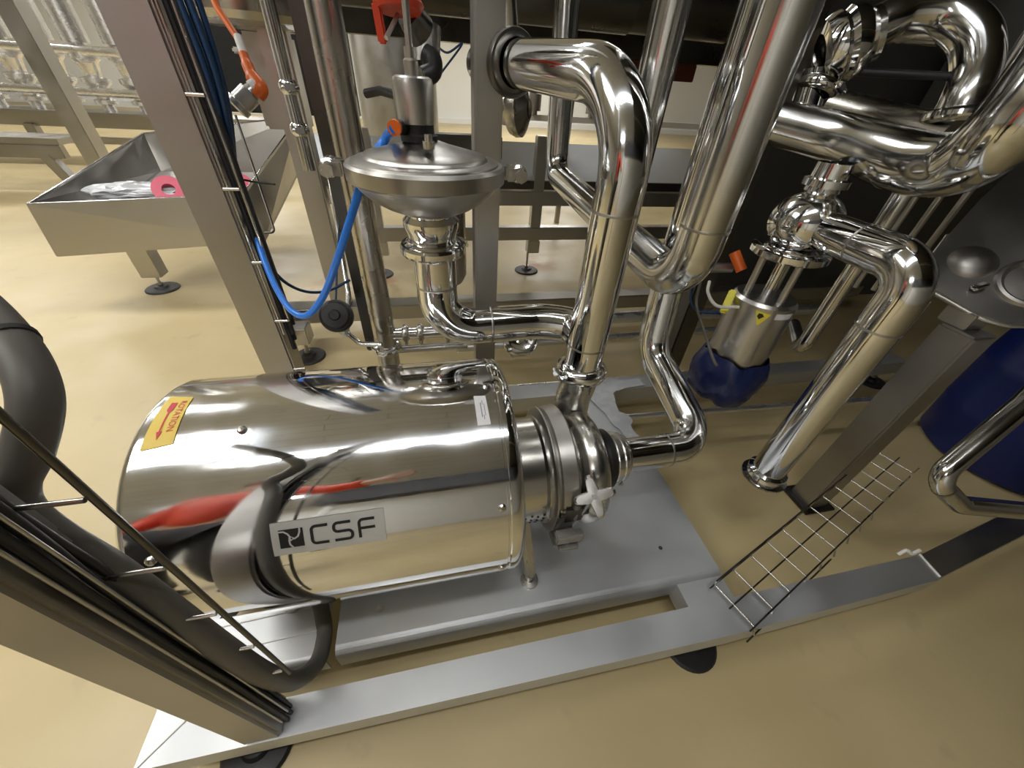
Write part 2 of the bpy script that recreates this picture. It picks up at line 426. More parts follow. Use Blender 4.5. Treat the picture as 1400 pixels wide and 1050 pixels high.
def patch(mb, corners, nu, nv, lift, mi):
    """corners: (x, deg) TL TR BR BL bilinear on the shroud"""
    g = []
    for j in range(nv + 1):
        for i in range(nu + 1):
            u, v = i / nu, j / nv
            x = (corners[0][0] * (1 - u) + corners[1][0] * u) * (1 - v) + (corners[3][0] * (1 - u) + corners[2][0] * u) * v
            d = (corners[0][1] * (1 - u) + corners[1][1] * u) * (1 - v) + (corners[3][1] * (1 - u) + corners[2][1] * u) * v
            g.append(oncyl(x, d, lift))
    w_ = nu + 1
    mb.add(g, [[j * w_ + i, j * w_ + i + 1, (j + 1) * w_ + i + 1, (j + 1) * w_ + i] for j in range(nv) for i in range(nu)], mi, True)
def uvmap(corners, u, v, lift):
    x = (corners[0][0] * (1 - u) + corners[1][0] * u) * (1 - v) + (corners[3][0] * (1 - u) + corners[2][0] * u) * v
    d = (corners[0][1] * (1 - u) + corners[1][1] * u) * (1 - v) + (corners[3][1] * (1 - u) + corners[2][1] * u) * v
    return oncyl(x, d, lift)
def stroke(mb, pts, w_, cor, asp, lift, mi):
    """thick polyline in plate coordinates (u right, v down, both in plate heights*asp)"""
    P = [V((p[0], p[1])) for p in pts]; L = []; R_ = []
    for i in range(len(P)):
        t = (P[min(i + 1, len(P) - 1)] - P[max(i - 1, 0)]).normalized(); n_ = V((-t.y, t.x)) * w_ / 2
        L.append(P[i] + n_); R_.append(P[i] - n_)
    vs = [uvmap(cor, p.x / asp, p.y, lift) for p in L] + [uvmap(cor, p.x / asp, p.y, lift) for p in R_]; n = len(P)
    mb.add(vs, [[i, i + 1, n + i + 1, n + i] for i in range(n - 1)], mi)
# logo plate
LC = [(-.302, 142.6), (-.117, 142.6), (-.117, 156.0), (-.302, 155.6)]
mb = MB(); patch(mb, LC, 10, 5, .0016, 0)
asp = 3.08
def rr(pts): # round corners of 2D polyline
    return [(p.x, p.y) for p in fillet([V((a, b, 0)) for a, b in pts], .11, 6)]
h0, h1, hm = .24, .76, .50
stroke(mb, rr([(1.50, h0), (1.06, h0), (1.06, h1), (1.50, h1)]), .085, LC, asp, .0022, 1)
stroke(mb, rr([(2.13, h0), (1.66, h0), (1.66, hm), (2.15, hm), (2.15, h1), (1.66, h1)]), .085, LC, asp, .0022, 1)
stroke(mb, rr([(2.80, h0), (2.36, h0), (2.36, h1 + .03)]), .085, LC, asp, .0022, 1)
stroke(mb, [(2.36, hm), (2.80, hm)], .085, LC, asp, .0022, 1)
# emblem: black square cut by a pale swirl
def q2(pts, mi, lift): mb.add([uvmap(LC, a / asp, b, lift) for a, b in pts], [list(range(len(pts)))], mi)
q2([(.20, .22), (.84, .22), (.84, .78), (.20, .78)], 1, .0022)
stroke(mb, [(.20, .27), (.34, .28), (.44, .36), (.50, .47), (.60, .52), (.70, .46), (.75, .34), (.76, .22)], .05, LC, asp, .0027, 0)
stroke(mb, [(.50, .47), (.46, .56), (.47, .68), (.54, .78)], .05, LC, asp, .0027, 0)
q2([(.485, .42), (.62, .50), (.50, .58), (.44, .49)], 0, .0028)
q2([(.51, .47), (.55, .47), (.55, .52), (.51, .52)], 1, .0032)
o = mb.build('logo_plate', [SILV, INK], shroud); o['label'] = 'silver plate with black CSF lettering and swirl emblem'
# rotation sticker
RC = [(-.504, 83.2), (-.462, 84.8), (-.456, 108.7), (-.503, 110.5)]
mb = MB(); patch(mb, RC, 4, 10, .0012, 0)
fv, ff = font_mesh('ROTATION')
mb.add([uvmap(RC, .64 + .24 * b, .12 + .64 * a, .0018) for a, b in fv], ff, 1)
def q3(pts): mb.add([uvmap(RC, a, b, .0018) for a, b in pts], [list(range(len(pts)))], 1)
q3([(.30, .16), (.54, .16), (.54, .25), (.30, .25)]); q3([(.30, .25), (.54, .25), (.54, .33), (.30, .33)]); q3([(.30, .33), (.54, .33), (.46, .38), (.38, .38)])
for k_ in range(6): q3([(.395, .38 + .06 * k_), (.455, .38 + .06 * k_), (.455, .44 + .06 * k_), (.395, .44 + .06 * k_)])
q3([(.33, .74), (.52, .74), (.475, .81), (.375, .81)]); q3([(.375, .81), (.475, .81), (.425, .88)])
o = mb.build('rotation_sticker', [YEL, REDI], shroud); o['label'] = 'yellow sticker with red rotation arrow'
# serial label
TC = [(.066, 99.6), (.090, 100.0), (.092, 114.6), (.066, 114.6)]
mb = MB(); patch(mb, TC, 3, 6, .0012, 0)
for u0, u1, v0, v1 in ((.42, .50, .25, .75), (.58, .64, .18, .82), (.70, .75, .3, .7)):
    mb.add([uvmap(TC, u0, v0, .0018), uvmap(TC, u1, v0, .0018), uvmap(TC, u1, v1, .0018), uvmap(TC, u0, v1, .0018)], [[0, 1, 2, 3]], 1)
mb.build('serial_label', [WHT, GINK], shroud)['label'] = 'small white printed label'
for (x, d) in ((.097, 94), (.097, 150), (-.48, 150), (.097, 190), (-.353, 105.7)):
    p = oncyl(x, d); n_ = (p - V((x, YC, ZC))).normalized()
    MB().lathe([(-.001, .008), (.002, .008), (.0045, .005), (.005, .001)], p, n_, 12).build('shroud_screw', CAST, shroud)
# rim screws on the pump end
for d in (130, 60, -20, -110):
    a = math.radians(d)
    MB().lathe([(0, .007), (.004, .007), (.006, .001)], (.146, YC + .225 * math.cos(a), ZC + .225 * math.sin(a)), (1, 0, 0), 10).build('rim_screw', CAST, shroud)
# lantern
mb = MB(); mb.lathe([(.135, .10), (.135, .143), (.215, .140), (.232, .140), (.238, .147), (.250, .147)], (0, YM, ZM), (1, 0, 0), 64)
mb.build('lantern', CAST, pump)
mb = MB(); random.seed(3)
for r_ in range(3):
    for k in range(5):
        a = math.radians(184 + r_ * 9 + (k % 2) * 3); x = .165 + k * .016
        mb.lathe([(0, .001), (0, .0032), (.0015, .0032), (.0015, .001)], (x, YM + .1405 * math.cos(a), ZM + .1405 * math.sin(a)), (0, math.cos(a), math.sin(a)), 8)
mb.build('vent_holes', INK, pump)
# clamp ring
mb = MB(); mb.lathe([(.246, .12), (.246, .160), (.250, .168), (.254, .168), (.258, .160), (.262, .158), (.266, .166), (.302, .170), (.308, .164), (.310, .15), (.310, .10)], (0, YM, ZM), (1, 0, 0), 72)
# clamp jaws at the near lower side
a = math.radians(206); jc = V((.277, YM + .178 * math.cos(a), ZM + .178 * math.sin(a)))
n_ = V((0, math.cos(a), math.sin(a))); tt = V((0, -math.sin(a), math.cos(a)))
mb.bar(jc - tt * .03 + n_ * -.01, jc - tt * .012 + n_ * .03, .05, .016, 0, .003)
mb.bar(jc + tt * .03 + n_ * -.01, jc + tt * .012 + n_ * .03, .05, .016, 0, .003)
mb.build('clamp_ring', BRU, pump)
mb = MB(); mb.sweep([jc - tt * .06 + n_ * .016, jc + tt * .055 + n_ * .016], .008, 12); mb.build('clamp_bolt', POL, pump)
kc = V((.318, YM + .205 * math.cos(math.radians(196)), ZM + .205 * math.sin(math.radians(196)) + .030))
# star knob, faces the camera
kn = (V((-.30, -.55, .60)) ).normalized(); ku = V((1, 0, 0)); ku = (ku - kn * ku.dot(kn)).normalized(); kv = kn.cross(ku)
kc = V((.325, .440, .530))
mb = MB(); out2 = []
for a_ in range(4):
    th = a_ * PI / 2 + .18; d = V((math.cos(th), math.sin(th))); e = V((-math.sin(th), math.cos(th)))
    for (rr_, ww) in ((.024, -.0125), (.036, -.0105), (.044, -.0085), (.0485, -.004), (.0485, .004), (.044, .0085), (.036, .0105), (.024, .0125)): out2.append(d * rr_ + e * ww)
    out2.append((d + e).normalized() * .0195)
n = len(out2)
def lay(sc_, h): return [kc + (ku * p.x + kv * p.y) * sc_ + kn * h for p in out2]
vs = lay(.96, -.009) + lay(1, -.005) + lay(1, .005) + lay(.88, .010) + [kc + kn * .0105, kc - kn * .0095]; fs = []
for k in range(n):
    j = (k + 1) % n
    for q in range(3): fs.append([q * n + k, q * n + j, (q + 1) * n + j, (q + 1) * n + k])
    fs += [[3 * n + k, 3 * n + j, 4 * n], [j, k, 4 * n + 1]]
mb.add(vs, fs, 0, False)
mb.sweep([kc - kn * .01, kc - kn * .02, jc + tt * .05 + n_ * .016], .009, 12)
knob = mb.build('star_knob', BEAD, pump)
mb = MB()
mb.add([kc + kn * .012 + ku * a_ + kv * b_ for a_, b_ in ((-.007, -.006), (-.004, -.006), (-.004, .006), (-.007, .006))], [[0, 1, 2, 3]])
mb.lathe([(0.0118, .006), (.0125, .006), (.0125, .001)], kc, kn, 12); mb.build('knob_boss', CAST, knob)
mb = MB(); jb = kc + V((-.030, .030, -.085))
mb.box(jb - V((.030, .022, .032)), jb + V((.026, .020, .030)), 0, .006); mb.sweep([jb + V((.0, -.015, .03)), jb + V((.0, -.02, .055))], .012, 12); mb.sweep([jb + V((-.036, -.01, 0)), jb + V((.036, -.01, 0))], .012, 14); mb.build('clamp_jaw', DARK, pump)
mb = MB(); p0 = jc - tt * .055 + n_ * .0
mb.bar(p0 + V((-.035, -.012, 0)), p0 + V((.035, -.012, 0)), .022, .03, 0, .004); mb.bar(p0 + V((0, -.03, -.03)), p0 + V((.0, .0, -.03)), .05, .012, 0, .002)
mb.build('clamp_hinge', BRU, pump)
# volute: back disc, toroid casing, inlet
mb = MB(); vx = .368
mb.lathe([(.300, .10), (.300, .12), (.345, .12), (.345, .10)], (0, YM, ZM - .005), (1, 0, 0), 64)
pts = []; rs = []
for k in range(49):
    th = math.radians(60 + 330 * k / 48); rad = .120
    g = .036 + .012 * k / 48
    pts.append(V((vx, YM + rad * math.cos(th), ZM - .012 + rad * math.sin(th)))); rs.append(g)
mb.sweep(pts, rs, 24)
mb.lathe([(-.03, .08), (-.02, .105), (.012, .098), (.022, .082), (.036, .062), (.05, .052)], (vx, YM, ZM - .012), (1, 0, 0), 48)
# tangential discharge neck
mb.sweep(smooth([(vx, YM + .118, ZM - .03), (vx + .004, YM + .123, ZM + .06), (.372, .745, .56), (.382, .75, .60), (.382, .75, .645)], 6), [.050] * 6 + [.049] * 19, 28)
mb.build('volute', CAST, pump)
mb = MB(); mb.lathe([(.405, .052), (.425, .052), (.425, .080), (.432, .084), (.447, .084), (.452, .078), (.452, .05)], (0, YM, ZM), (1, 0, 0), 48)
mb.build('inlet_flange', BLK, pump)['label'] = 'dark inlet flange ring'
mb = MB(); mb.lathe([(.452, .05), (.452, .071), (.458, .075), (.472, .075), (.476, .066), (.500, .060), (.508, .050)], (0, YM, ZM), (1, 0, 0), 48)
clamp(mb, (.484, YM, ZM), (1, 0, 0), .051, .018, 0, True, (0, -.6, -.8)); mb.build('inlet_union', CAST, pump)
# support legs under the lantern and under the shroud
for s in (-1, 1):
    mb = MB(); mb.bar((.185, YM + s * .10, ZM - .07), (.200, YM + s * .185, RZ + .035), .03, .038, 0, .009)
    mb.sweep([(.200, YM + s * .185, RZ + .045), (.200, YM + s * .186, RZ + .014)], .013, 12)
    mb.lathe([(0, .001), (0, .026), (.008, .024), (.010, .012)], (.200, YM + s * .187, RZ + .012), (0, 0, 1), 20)
    mb.build('leg', CAST, pump)
    mb = MB(); mb.sweep([(-.42, YM + s * .13, .28), (-.42, YM + s * .13, RZ + .010)], .016, 14)
    mb.lathe([(0, .001), (0, .026), (.008, .024), (.010, .012)], (-.42, YM + s * .13, RZ + .006), (0, 0, 1), 20); mb.build('leg', CAST, pump)

# ------------------------------------------------------------------ main pipes
R1 = .049
def pipe(name, label, pts, r, m_, R=.11, clamps=(), welds=(), cat='pipe', group=None, n=28, ear=None, hollow=False):
    base = V(pts[0]); t = thing(name, label, cat, base, group)
    P = fillet(pts, R, 14)
    MB().sweep(P, r, n).build('tube', m_, t)
    for (c, ax) in welds:
        mb = MB(); ringweld(mb, c, ax, r); mb.build('weld', BRU, t)
    for (c, ax) in clamps:
        mb = MB(); clamp(mb, c, ax, r, .024, 0, True, ear); mb.build('clamp', POL, t)
    return t
top_end = PD(708, 86, .92); top_end.z = 1.287
pipe('discharge_pipe', 'thick mirror polished pipe rising from the pump and bending back at its top', 
     [(.382, .75, .665), (.382, .75, 1.270), (top_end.x, top_end.y, 1.29), (top_end.x - .02, top_end.y + .06, 1.287)], R1, POL, .165,
     clamps=[((.382, .75, .657), (0, 0, 1))], welds=[((.382, .75, 1.06), (0, 0, 1)), ((.382, .75, .74), (0, 0, 1))], ear=(-1, -.2, 0))
pipe('suction_pipe', 'polished pipe curving up from the pump inlet and behind the U-bend',
     [(.500, YM, ZM), (.765, YM, ZM), (.715, .93, .575), (.735, .985, .80), (.735, .985, 2.3)], R1, POL, [0, .085, .12, .15, 0],
     welds=[((.64, YM, ZM), (1, 0, 0)), ((.735, .985, .86), (0, 0, 1))])
ub = V((.600, .743, .905))
pipe('return_pipe', 'thick steel pipe coming down with a sharp U-bend above the pump inlet',
     [(.600, .743, 2.3), (.600, .743, .885), PD(760, 238, 1.80), V(PD(760, 238, 1.80)) + V((-.02, .05, .6))], .052, PIPE, [0, .105, .10, 0],
     welds=[((.600, .743, 1.03), (0, 0, 1))])
pipe('riser_pipe', 'tall straight steel pipe standing close behind the discharge pipe elbow', [(.635, 1.185, .95), (.635, 1.185, 2.4)], .048, PIPE, .1)
pipe('riser_pipe', 'tall steel pipe standing behind the diaphragm valve, touching the edge of the pump',
     [(-.205, 1.385, .07), (-.205, 1.385, 2.4)], .044, PIPED, .1, clamps=[((-.205, 1.385, .36), (0, 0, 1))])
# valve pipe under the diaphragm valve
pipe('valve_pipe', 'steel pipe elbow under the diaphragm valve turning right behind the discharge pipe',
     [(.014, .875, .935), (.014, .875, .735), (.30, .885, .735), (.385, .85, .735), (.385, .775, .735)], R1, POL, [0, .095, .2, .05, 0],
     clamps=[], welds=[((.014, .875, .86), (0, 0, 1)), ((.15, .878, .735), (1, 0, 0))])

# ------------------------------------------------------------------ diaphragm valve
VX, VY = .012, .868
dv = thing('diaphragm_valve', 'round diaphragm valve with a wide flat domed top clamped by a ring', 'valve', (VX, VY, .93))
o_ = (VX, VY, 0)
mb = MB(); mb.lathe([(.930, .049), (.940, .056), (.946, .066), (.956, .066), (.962, .058), (.972, .052), (.985, .054), (1.0, .060), (1.012, .060), (1.022, .050), (1.030, .052)], o_, (0, 0, 1), 48)
mb.build('valve_neck', POL, dv)
mb = MB(); clamp(mb, (VX, VY, .951), (0, 0, 1), .052, .022, 0, True, (1, .5, 0)); mb.build('clamp', POL, dv)
mb = MB(); mb.lathe([(1.026, .052), (1.032, .068), (1.042, .092), (1.056, .116), (1.074, .136), (1.092, .148)], o_, (0, 0, 1), 64); mb.build('lower_bowl', BRU, dv)
mb = MB(); mb.lathe([(1.088, .13), (1.088, .151), (1.092, .156), (1.116, .156), (1.121, .151), (1.121, .13)], o_, (0, 0, 1), 72); ring_ = mb.build('clamp_ring', BRU, dv)
for s in (-1, 1):
    d = V((s, -.05 * s, 0)); c = V((VX, VY, 1.107)) + d * .158
    mb = MB(); mb.bar(c - V((0, .016, 0)), c + d * .035 - V((0, .016, 0)), .012, .028, 0, .004); mb.bar(c + V((0, .010, 0)), c + d * .035 + V((0, .010, 0)), .012, .028, 0, .004); mb.build('clamp_lug', BRU, dv)
    e = c + d * .026; mb = MB(); mb.lathe([(-.020, .001), (-.020, .012), (-.016, .017), (.016, .017), (.020, .012), (.020, .001)], e, (0, 1, 0), 20); mb.sweep([e + V((0, -.045, 0)), e + V((0, .04, 0))], .007, 10)
    mb.lathe([(0, .001), (0, .013), (.012, .013), (.012, .001)], e + V((0, -.046, 0)), (0, 1, 0), 6); mb.build('clamp_bolt', CAST, dv)
mb = MB(); mb.lathe([(1.118, .145), (1.124, .142), (1.127, .136), (1.128, .122), (1.133, .119), (1.135, .116), (1.142, .085), (1.150, .05), (1.156, .03), (1.157, .001)], o_, (0, 0, 1), 72); mb.build('dome_cover', BEAD, dv)
mb = MB(); mb.lathe([(1.155, .034), (1.165, .035), (1.168, .029), (1.182, .029)], (VX - .010, VY, 0), (0, 0, 1), 40); mb.build('neck_collar', BLK, dv)
ax_ = VX - .014
mb = MB(); mb.lathe([(1.180, .028), (1.183, .0345), (1.240, .0365), (1.249, .034), (1.252, .028), (1.252, .001)], (ax_, VY, 0), (0, 0, 1), 48); act = mb.build('actuator', BEAD, dv)
mb = MB(); mb.lathe([(1.250, .012), (1.272, .013), (1.275, .010), (1.290, .010), (1.290, .006), (1.52, .006)], (ax_, VY, 0), (0, 0, 1), 16); mb.build('spindle', BRU, dv)
mb = MB(); mb.lathe([(0, .010), (.012, .011), (.012, .007), (.022, .007), (.022, .001)], (VX + .005, VY - .075, 1.152), (0, 0, 1), 12); mb.build('bleed_plug', CAST, dv)
fit = V((VX - .038, VY - .035, 1.178))
mb = MB(); mb.sweep([(ax_, VY, 1.176), fit + V((-.008, .01, 0)), fit + V((-.012, -.020, .002))], .012, 14); mb.build('hose_elbow', BLK, dv)
mb = MB(); mb.sweep([fit + V((-.012, -.018, .002)), fit + V((-.014, -.024, .001))], .0125, 14); mb.build('hose_ring', ORG, dv)
# blue air hose
hz = .855
hp = [fit + V((-.014, -.022, .001)), PD(528, 188, .76), PD(500, 235, .76), PD(482, 290, .80), PD(462, 352, .86), PD(442, 405, .93), PD(420, 431, .97), PD(398, 424, 1.0), PD(378, 394, 1.04), PD(360, 352, 1.07), PD(347, 310, 1.08), PD(330, 265, 1.08)]
tag(MB().sweep(smooth(hp, 8), .0085, 14).build('air_hose', BLU), 'bright blue air hose looping from the diaphragm valve to the left post', 'hose')
hp = [PD(330, 280, 1.09), PD(348, 325, 1.1), PD(365, 358, 1.13), PD(390, 386, 1.2), PD(420, 399, 1.27), PD(450, 397, 1.33), PD(478, 383, 1.38)]
tag(MB().sweep(smooth(hp, 8), .005, 10).build('air_hose', NAVY), 'thin dark blue hose sagging below the bright blue one', 'hose')

# ------------------------------------------------------------------ cables and wire trays on posts
tx, ty = -.435, 1.2
tr = thing('wire_tray', 'vertical wire cable tray on the post behind the pump', 'cable tray', (-.50, 1.21, .55))
for (x, y) in ((-.470, 1.205),):
    MB().sweep([(x, y, .60), (x, y, 2.4)], .0032, 8).build('rail_wire', POL, tr)
MB().sweep([(-.500, 1.205, .55), (-.500, 1.205, 2.4)], .0032, 8).build('rail_wire', POL, tr)
for k in range(8):
    z = 1.25 - (.045 - .0) * 1.3 + .195 * (k - 4)
    MB().sweep([(-.508, 1.196, z), (-.470, 1.196, z)], .0045, 8).build('rung', CAST, tr)
mb = MB(); random.seed(5)
MB2 = []
for k in range(5):
    dx = -.492 + k * .006; dy = 1.225 + (k % 2) * .012
    mb_ = MB(); mb_.sweep(smooth([(dx, dy, .48 + .03 * k)] + [(dx + random.uniform(-.004, .004), dy, z) for z in (.8, 1.1, 1.4, 1.8)] + [(dx, dy, 2.3)], 5), .0075, 10)
    tag(mb_.build('cable', BLKC), '%s black cable in the wire tray on the post behind the pump' % ('leftmost', 'second', 'middle', 'fourth', 'rightmost')[k], 'cable', 'black cables in the rear post wire tray')
for k in range(4):
    dx = -.460 + k * .009; dy = 1.215 + (k % 2) * .012
    mb_ = MB(); mb_.sweep(smooth([PD(330 - 2 * k, 275, 1.09)] + [(dx + random.uniform(-.004, .004), dy, z) for z in (1.2, 1.5)] + [(dx, dy, 2.3)], 8), .0065, 10)
    tag(mb_.build('cable', NAVY), '%s dark blue air line of four on the rear post' % ('leftmost', 'second from left', 'third from left', 'rightmost')[k], 'hose', 'dark blue air lines on the rear post')
zt = thing('cable_tie', 'thin black cable tie with a long tail on the blue line bundle', 'cable tie', (-.46, 1.19, .98))
MB().sweep(smooth([PD(296, 246, 1.0), PD(320, 244, 1.0), PD(350, 249, 1.0), PD(376, 252, 1.0)], 6), .0028, 8).build('tie_tail', BLK, zt)
MB().bar(PD(292, 246, 1.0), PD(304, 246, 1.0), .010, .012).build('tie_head', BLK, zt)

# motor cable (thick grey) down the front post
cp = [(-120, 350, .41), (-60, 392, .385), (-8, 440, .37), (34, 496, .36), (50, 552, .355), (38, 618, .36), (18, 664, .365), (28, 700, .37), (76, 738, .385), (150, 780, .425), (230, 834, .49), (305, 887, .575), (362, 922, .675), (402, 930, .78), (432, 908, .86), (443, 872, .92), (441, 840, .95), (430, 800, .99)]
mb = MB(); mb.sweep(smooth([PD(*p) for p in cp], 8), .0185, 20)
cabl = tag(mb.build('motor_cable', GRYC), 'thick grey motor cable bulging beside the front left post and looping under the pump', 'cable')
MB().lathe([(-.004, .0186), (-.003, .0205), (.003, .0205), (.004, .0186)], PD(14, 466, .365), PD(34, 496, .36) - PD(-8, 440, .37), 24).build('cable_tie', BLKC, cabl)
ft = thing('wire_tray', 'wire cable tray along the dark front left post, ending at the rail', 'cable tray', (-.375, .235, .19))
for (x, y, z0) in ((-.378, .236, .20), (-.371, .252, .20)):
    MB().sweep([(x, y, z0), (x, y, 1.9)], .0020, 8).build('rail_wire', BRU, ft)
MB().sweep([(-.324, .272, .36), (-.324, .272, 1.9)], .0036, 8).build('rail_wire', DARK, ft)
for k in range(10):
    z = .399 + .134 * k
    MB().sweep([(-.386, .266, z), (-.324, .266, z)], .0028, 8).build('rung', CAST, ft)
random.seed(9)
for k in range(3):
    x = -.380 + .004 * (k % 2); y = .246 + .011 * k
    mb_ = MB(); mb_.sweep(smooth([(x, y, .165)] + [(x + random.uniform(-.002, .003), y + random.uniform(-.003, .003), z) for z in (.3, .45, .62, .8, 1.0)] + [(x, y, 1.8)], 5), .0045, 10)
    tag(mb_.build('cable', BLKC), 'thin black front post cable, %s' % ('running nearest to the post face', 'running as the middle one', 'running nearest to the grey cable')[k], 'cable', 'black cables in the front post tray')

# right cable basket lying on the front rail
bk = thing('wire_basket_tray', 'empty wire basket cable tray lying slanted across the right end of the base frame', 'cable tray', (.72, .21, .17))
dr = V((.083, .0285, 0)).normalized(); pr_ = V((dr.y, -dr.x, 0)); b0 = V((.718, .322, .176)); WD = .122
Lb = 1.12
for (s, dz, nm) in ((0, .045, 'rail_wire'), (.0, 0, 'rail_wire'), (.5, 0, 'rail_wire'), (1, 0, 'rail_wire'), (1, .0, None), (1.0, -.04, None)):
    if nm is None: continue
    a = b0 + pr_ * WD * s + V((0, 0, dz)) - dr * .02
    MB().sweep([a, a + dr * (Lb if s < 1 else Lb * .93)], .0022, 8).build(nm, DARK, bk)
a = b0 + pr_ * (WD + .012) + V((0, 0, -.030)) - dr * .03; MB().sweep([a, a + dr * .45], .0022, 8).build('rail_wire', DARK, bk)
for k in range(13):
    p = b0 + dr * (.0875 * k)
    MB().sweep(fillet([p + V((0, 0, .045)), p, p + pr_ * WD, p + pr_ * (WD + .012) + V((0, 0, -.030))] if k < 9 else [p + V((0, 0, .045)), p, p + pr_ * WD, p + pr_ * WD + V((0, 0, .03))], .006, 4), .0026, 8).build('rung', CAST, bk)

# ------------------------------------------------------------------ rear skid
rs_ = thing('rear_skid', 'low stainless frame standing behind the pump with a tall leg at its left corner', 'frame', (-.75, 2.08, 0))
RT = .22
def rail(x0, x1, y0, y1, z0, z1, m_, par, nm='rail'): return MB().box((x0, y0, z0), (x1, y1, z1), 0, .006).build(nm, m_, par)
rail(-.83, 3.2, 2.03, 2.14, RT - .09, RT, BRU, rs_); rail(-.83, -.73, 1.66, 2.03, RT - .09, RT, BRU, rs_)
post('leg', -.555, -.455, 2.05, 2.13, RT, 2.5, BRU, rs_)
rail(-.76, -.66, 1.85, 1.95, .10, RT - .02, BRU, rs_, 'foot_bracket')
foot(rs_, -.70, 1.89, .13, .085); foot(rs_, 1.6, 2.08, .13, .085)

LOWP = mat('satin_pipe', (0.80, 0.80, 0.80), 0.30, 0.9, 7, 0.06, 0.05)
# pipes low between the skids
def lowpipe(label, a, b, r, m_=PIPED, cl=()):
    pipe('drain_pipe', label, [a, b], r, m_, .05, clamps=[(c, V(b) - V(a)) for c in cl])
lowpipe('thin bright pipe low above the floor, nearest behind the pump', (-.5, 1.345, .12), (.95, 1.32, .12), .013, LOWP)
lowpipe('pair member pipe running low from the clamp cap to the right', (.1, 1.58, .20), (1.75, 1.60, .20), .020, LOWP, [(1.35, 1.595, .20)])
lowpipe('dark thick horizontal pipe low in front of the rear skid rail', (.1, 1.74, .25), (2.4, 1.68, .25), .034, LOWP)
lowpipe('long thin pipe crossing low behind the hanging blue bag', (.755, 1.06, .12), (2.4, .98, .12), .013, LOWP)
# sight glass tee between the rear riser and the post
sg = thing('sight_glass', 'horizontal clamped glass tube beside the foot of the rear steel pipe', 'pipe', (-.16, 1.39, .42))
mb = MB(); mb.sweep([(-.17, 1.385, .42), (.13, 1.385, .42)], .026, 24); mb.build('tube', POL, sg)
for x in (-.12, -.06, .05, .11):
    mb = MB(); clamp(mb, (x, 1.385, .42), (1, 0, 0), .027, .016); mb.build('clamp', CAST, sg)
pipe('drain_pipe', 'curved pipe end rising under the clamped glass tube', [(-.17, 1.45, .30), (.02, 1.45, .30), (.14, 1.45, .30)], .018, PIPE, .05)
# clamp cap
cc = PD(712, 466, 1.2); cd = V((-.05, -.35, .9)).normalized()
ccv = thing('blind_cap', 'small round clamped blanking cap under the horizontal pipe', 'cap', cc)
mb = MB(); mb.lathe([(-.05, .018), (-.02, .018), (-.012, .030), (0, .032)], cc, cd, 32); mb.sweep([cc - cd * .045, cc - cd * .06 + V((.0, .06, -.05)), V((cc.x, 1.30, .46)), V((cc.x, 1.60, .19))], .016, 14); mb.build('stub', CAST, ccv)
mb = MB(); mb.lathe([(-.012, .040), (-.008, .056), (.004, .056), (.008, .048), (.008, .040), (.005, .034), (.003, .015), (.006, .010), (.006, .001)], cc, cd, 40); mb.bar(cc + cd * 0 + V((-.05, -.02, -.002)), cc + V((-.045, -.05, -.002)), .02, .016); mb.build('clamp', POL, ccv)

# thin pipe with black knob
tp = thing('sample_valve', 'black knurled knob valve on a thin steel pipe left of the rear riser', 'valve', PD(475, 455, 1.42))
kp = PD(460, 432, 1.36); kd = (CO - kp).normalized(); kd = (kd + V((-.15, 0, .1))).normalized()
mb = MB(); mb.sweep(fillet([PD(446, 210, 1.55), PD(476, 400, 1.45), PD(474, 455, 1.45), PD(492, 470, 1.45), PD(522, 471, 1.45)], .03, 6), .010, 12); mb.build('tube', PIPE, tp)
mb = MB(); mb.sweep([kp, PD(472, 458, 1.45)], [.03, .014], 14); mb.build('body', CAST, tp)
mb = MB(); mb.lathe([(-.012, .03), (-.012, .058), (-.004, .060), (.004, .058), (.006, .045)], kp, kd, 32); mb.lathe([(.014, .045), (.016, .052), (.032, .052), (.038, .044), (.040, .02), (.046, .016), (.046, .001)], kp, kd, 32); mb.build('knob', BLK, tp)
mb = MB(); mb.lathe([(.006, .046), (.010, .050), (.014, .046)], kp, kd, 32); mb.build('knob_ring', BRU, tp)
tag(MB().sweep(smooth([PD(455, 205, 1.5), PD(463, 300, 1.45), PD(461, 350, 1.42), PD(459, 415, 1.38)], 6), .004, 8).build('air_hose', NAVY), 'thin blue line hanging down to the black knob', 'hose')

# ------------------------------------------------------------------ drip tray at the left
dt = thing('drip_tray', 'large open stainless drip tray on a levelling foot at the left', 'tray', (-1.85, 2.75, 0))
A = PY(37, 279, 2.7); B = V((-.93, 2.7, .60)); A2 = PY(78, 350, 2.7); B2 = PY(362, 330, 2.7)
Cc = PY(408, 160, 3.55); Dd = PY(196, 182, 3.7); Cb = PY(408, 236, 3.5); Db = V((Dd.x + .05, 3.6, Cb.z - .03))
B = PY(331, 266, 2.72)
def sheet(mb, q, t=.006):
    q = [V(p) for p in q]; n_ = (q[1] - q[0]).cross(q[3] - q[0]).normalized() * t
    mb.add(q + [p + n_ for p in q], [[0, 1, 2, 3], [7, 6, 5, 4], [0, 4, 5, 1], [1, 5, 6, 2], [2, 6, 7, 3], [3, 7, 4, 0]])
mb = MB(); sheet(mb, [A2, B2, B, A]); sheet(mb, [B2, Cb, Cc, B]); sheet(mb, [A2, A, Dd, Db]); sheet(mb, [Db, Dd, Cc, Cb]); sheet(mb, [A2, Db, Cb, B2]); mb.build('tray_body', BRU, dt)
mb = MB()
mb.sweep([A, B, Cc, Dd, A], .005, 8); mb.build('rim', PIPE, dt)
mb = MB(); mb.box((-1.90, 2.82, .10), (-1.78, 2.92, A2.z), 0, .004); mb.build('foot_bracket', BRU, dt)
foot(dt, -1.84, 2.87, .12, .10); foot(dt, -1.45, 3.4, .45, .10)
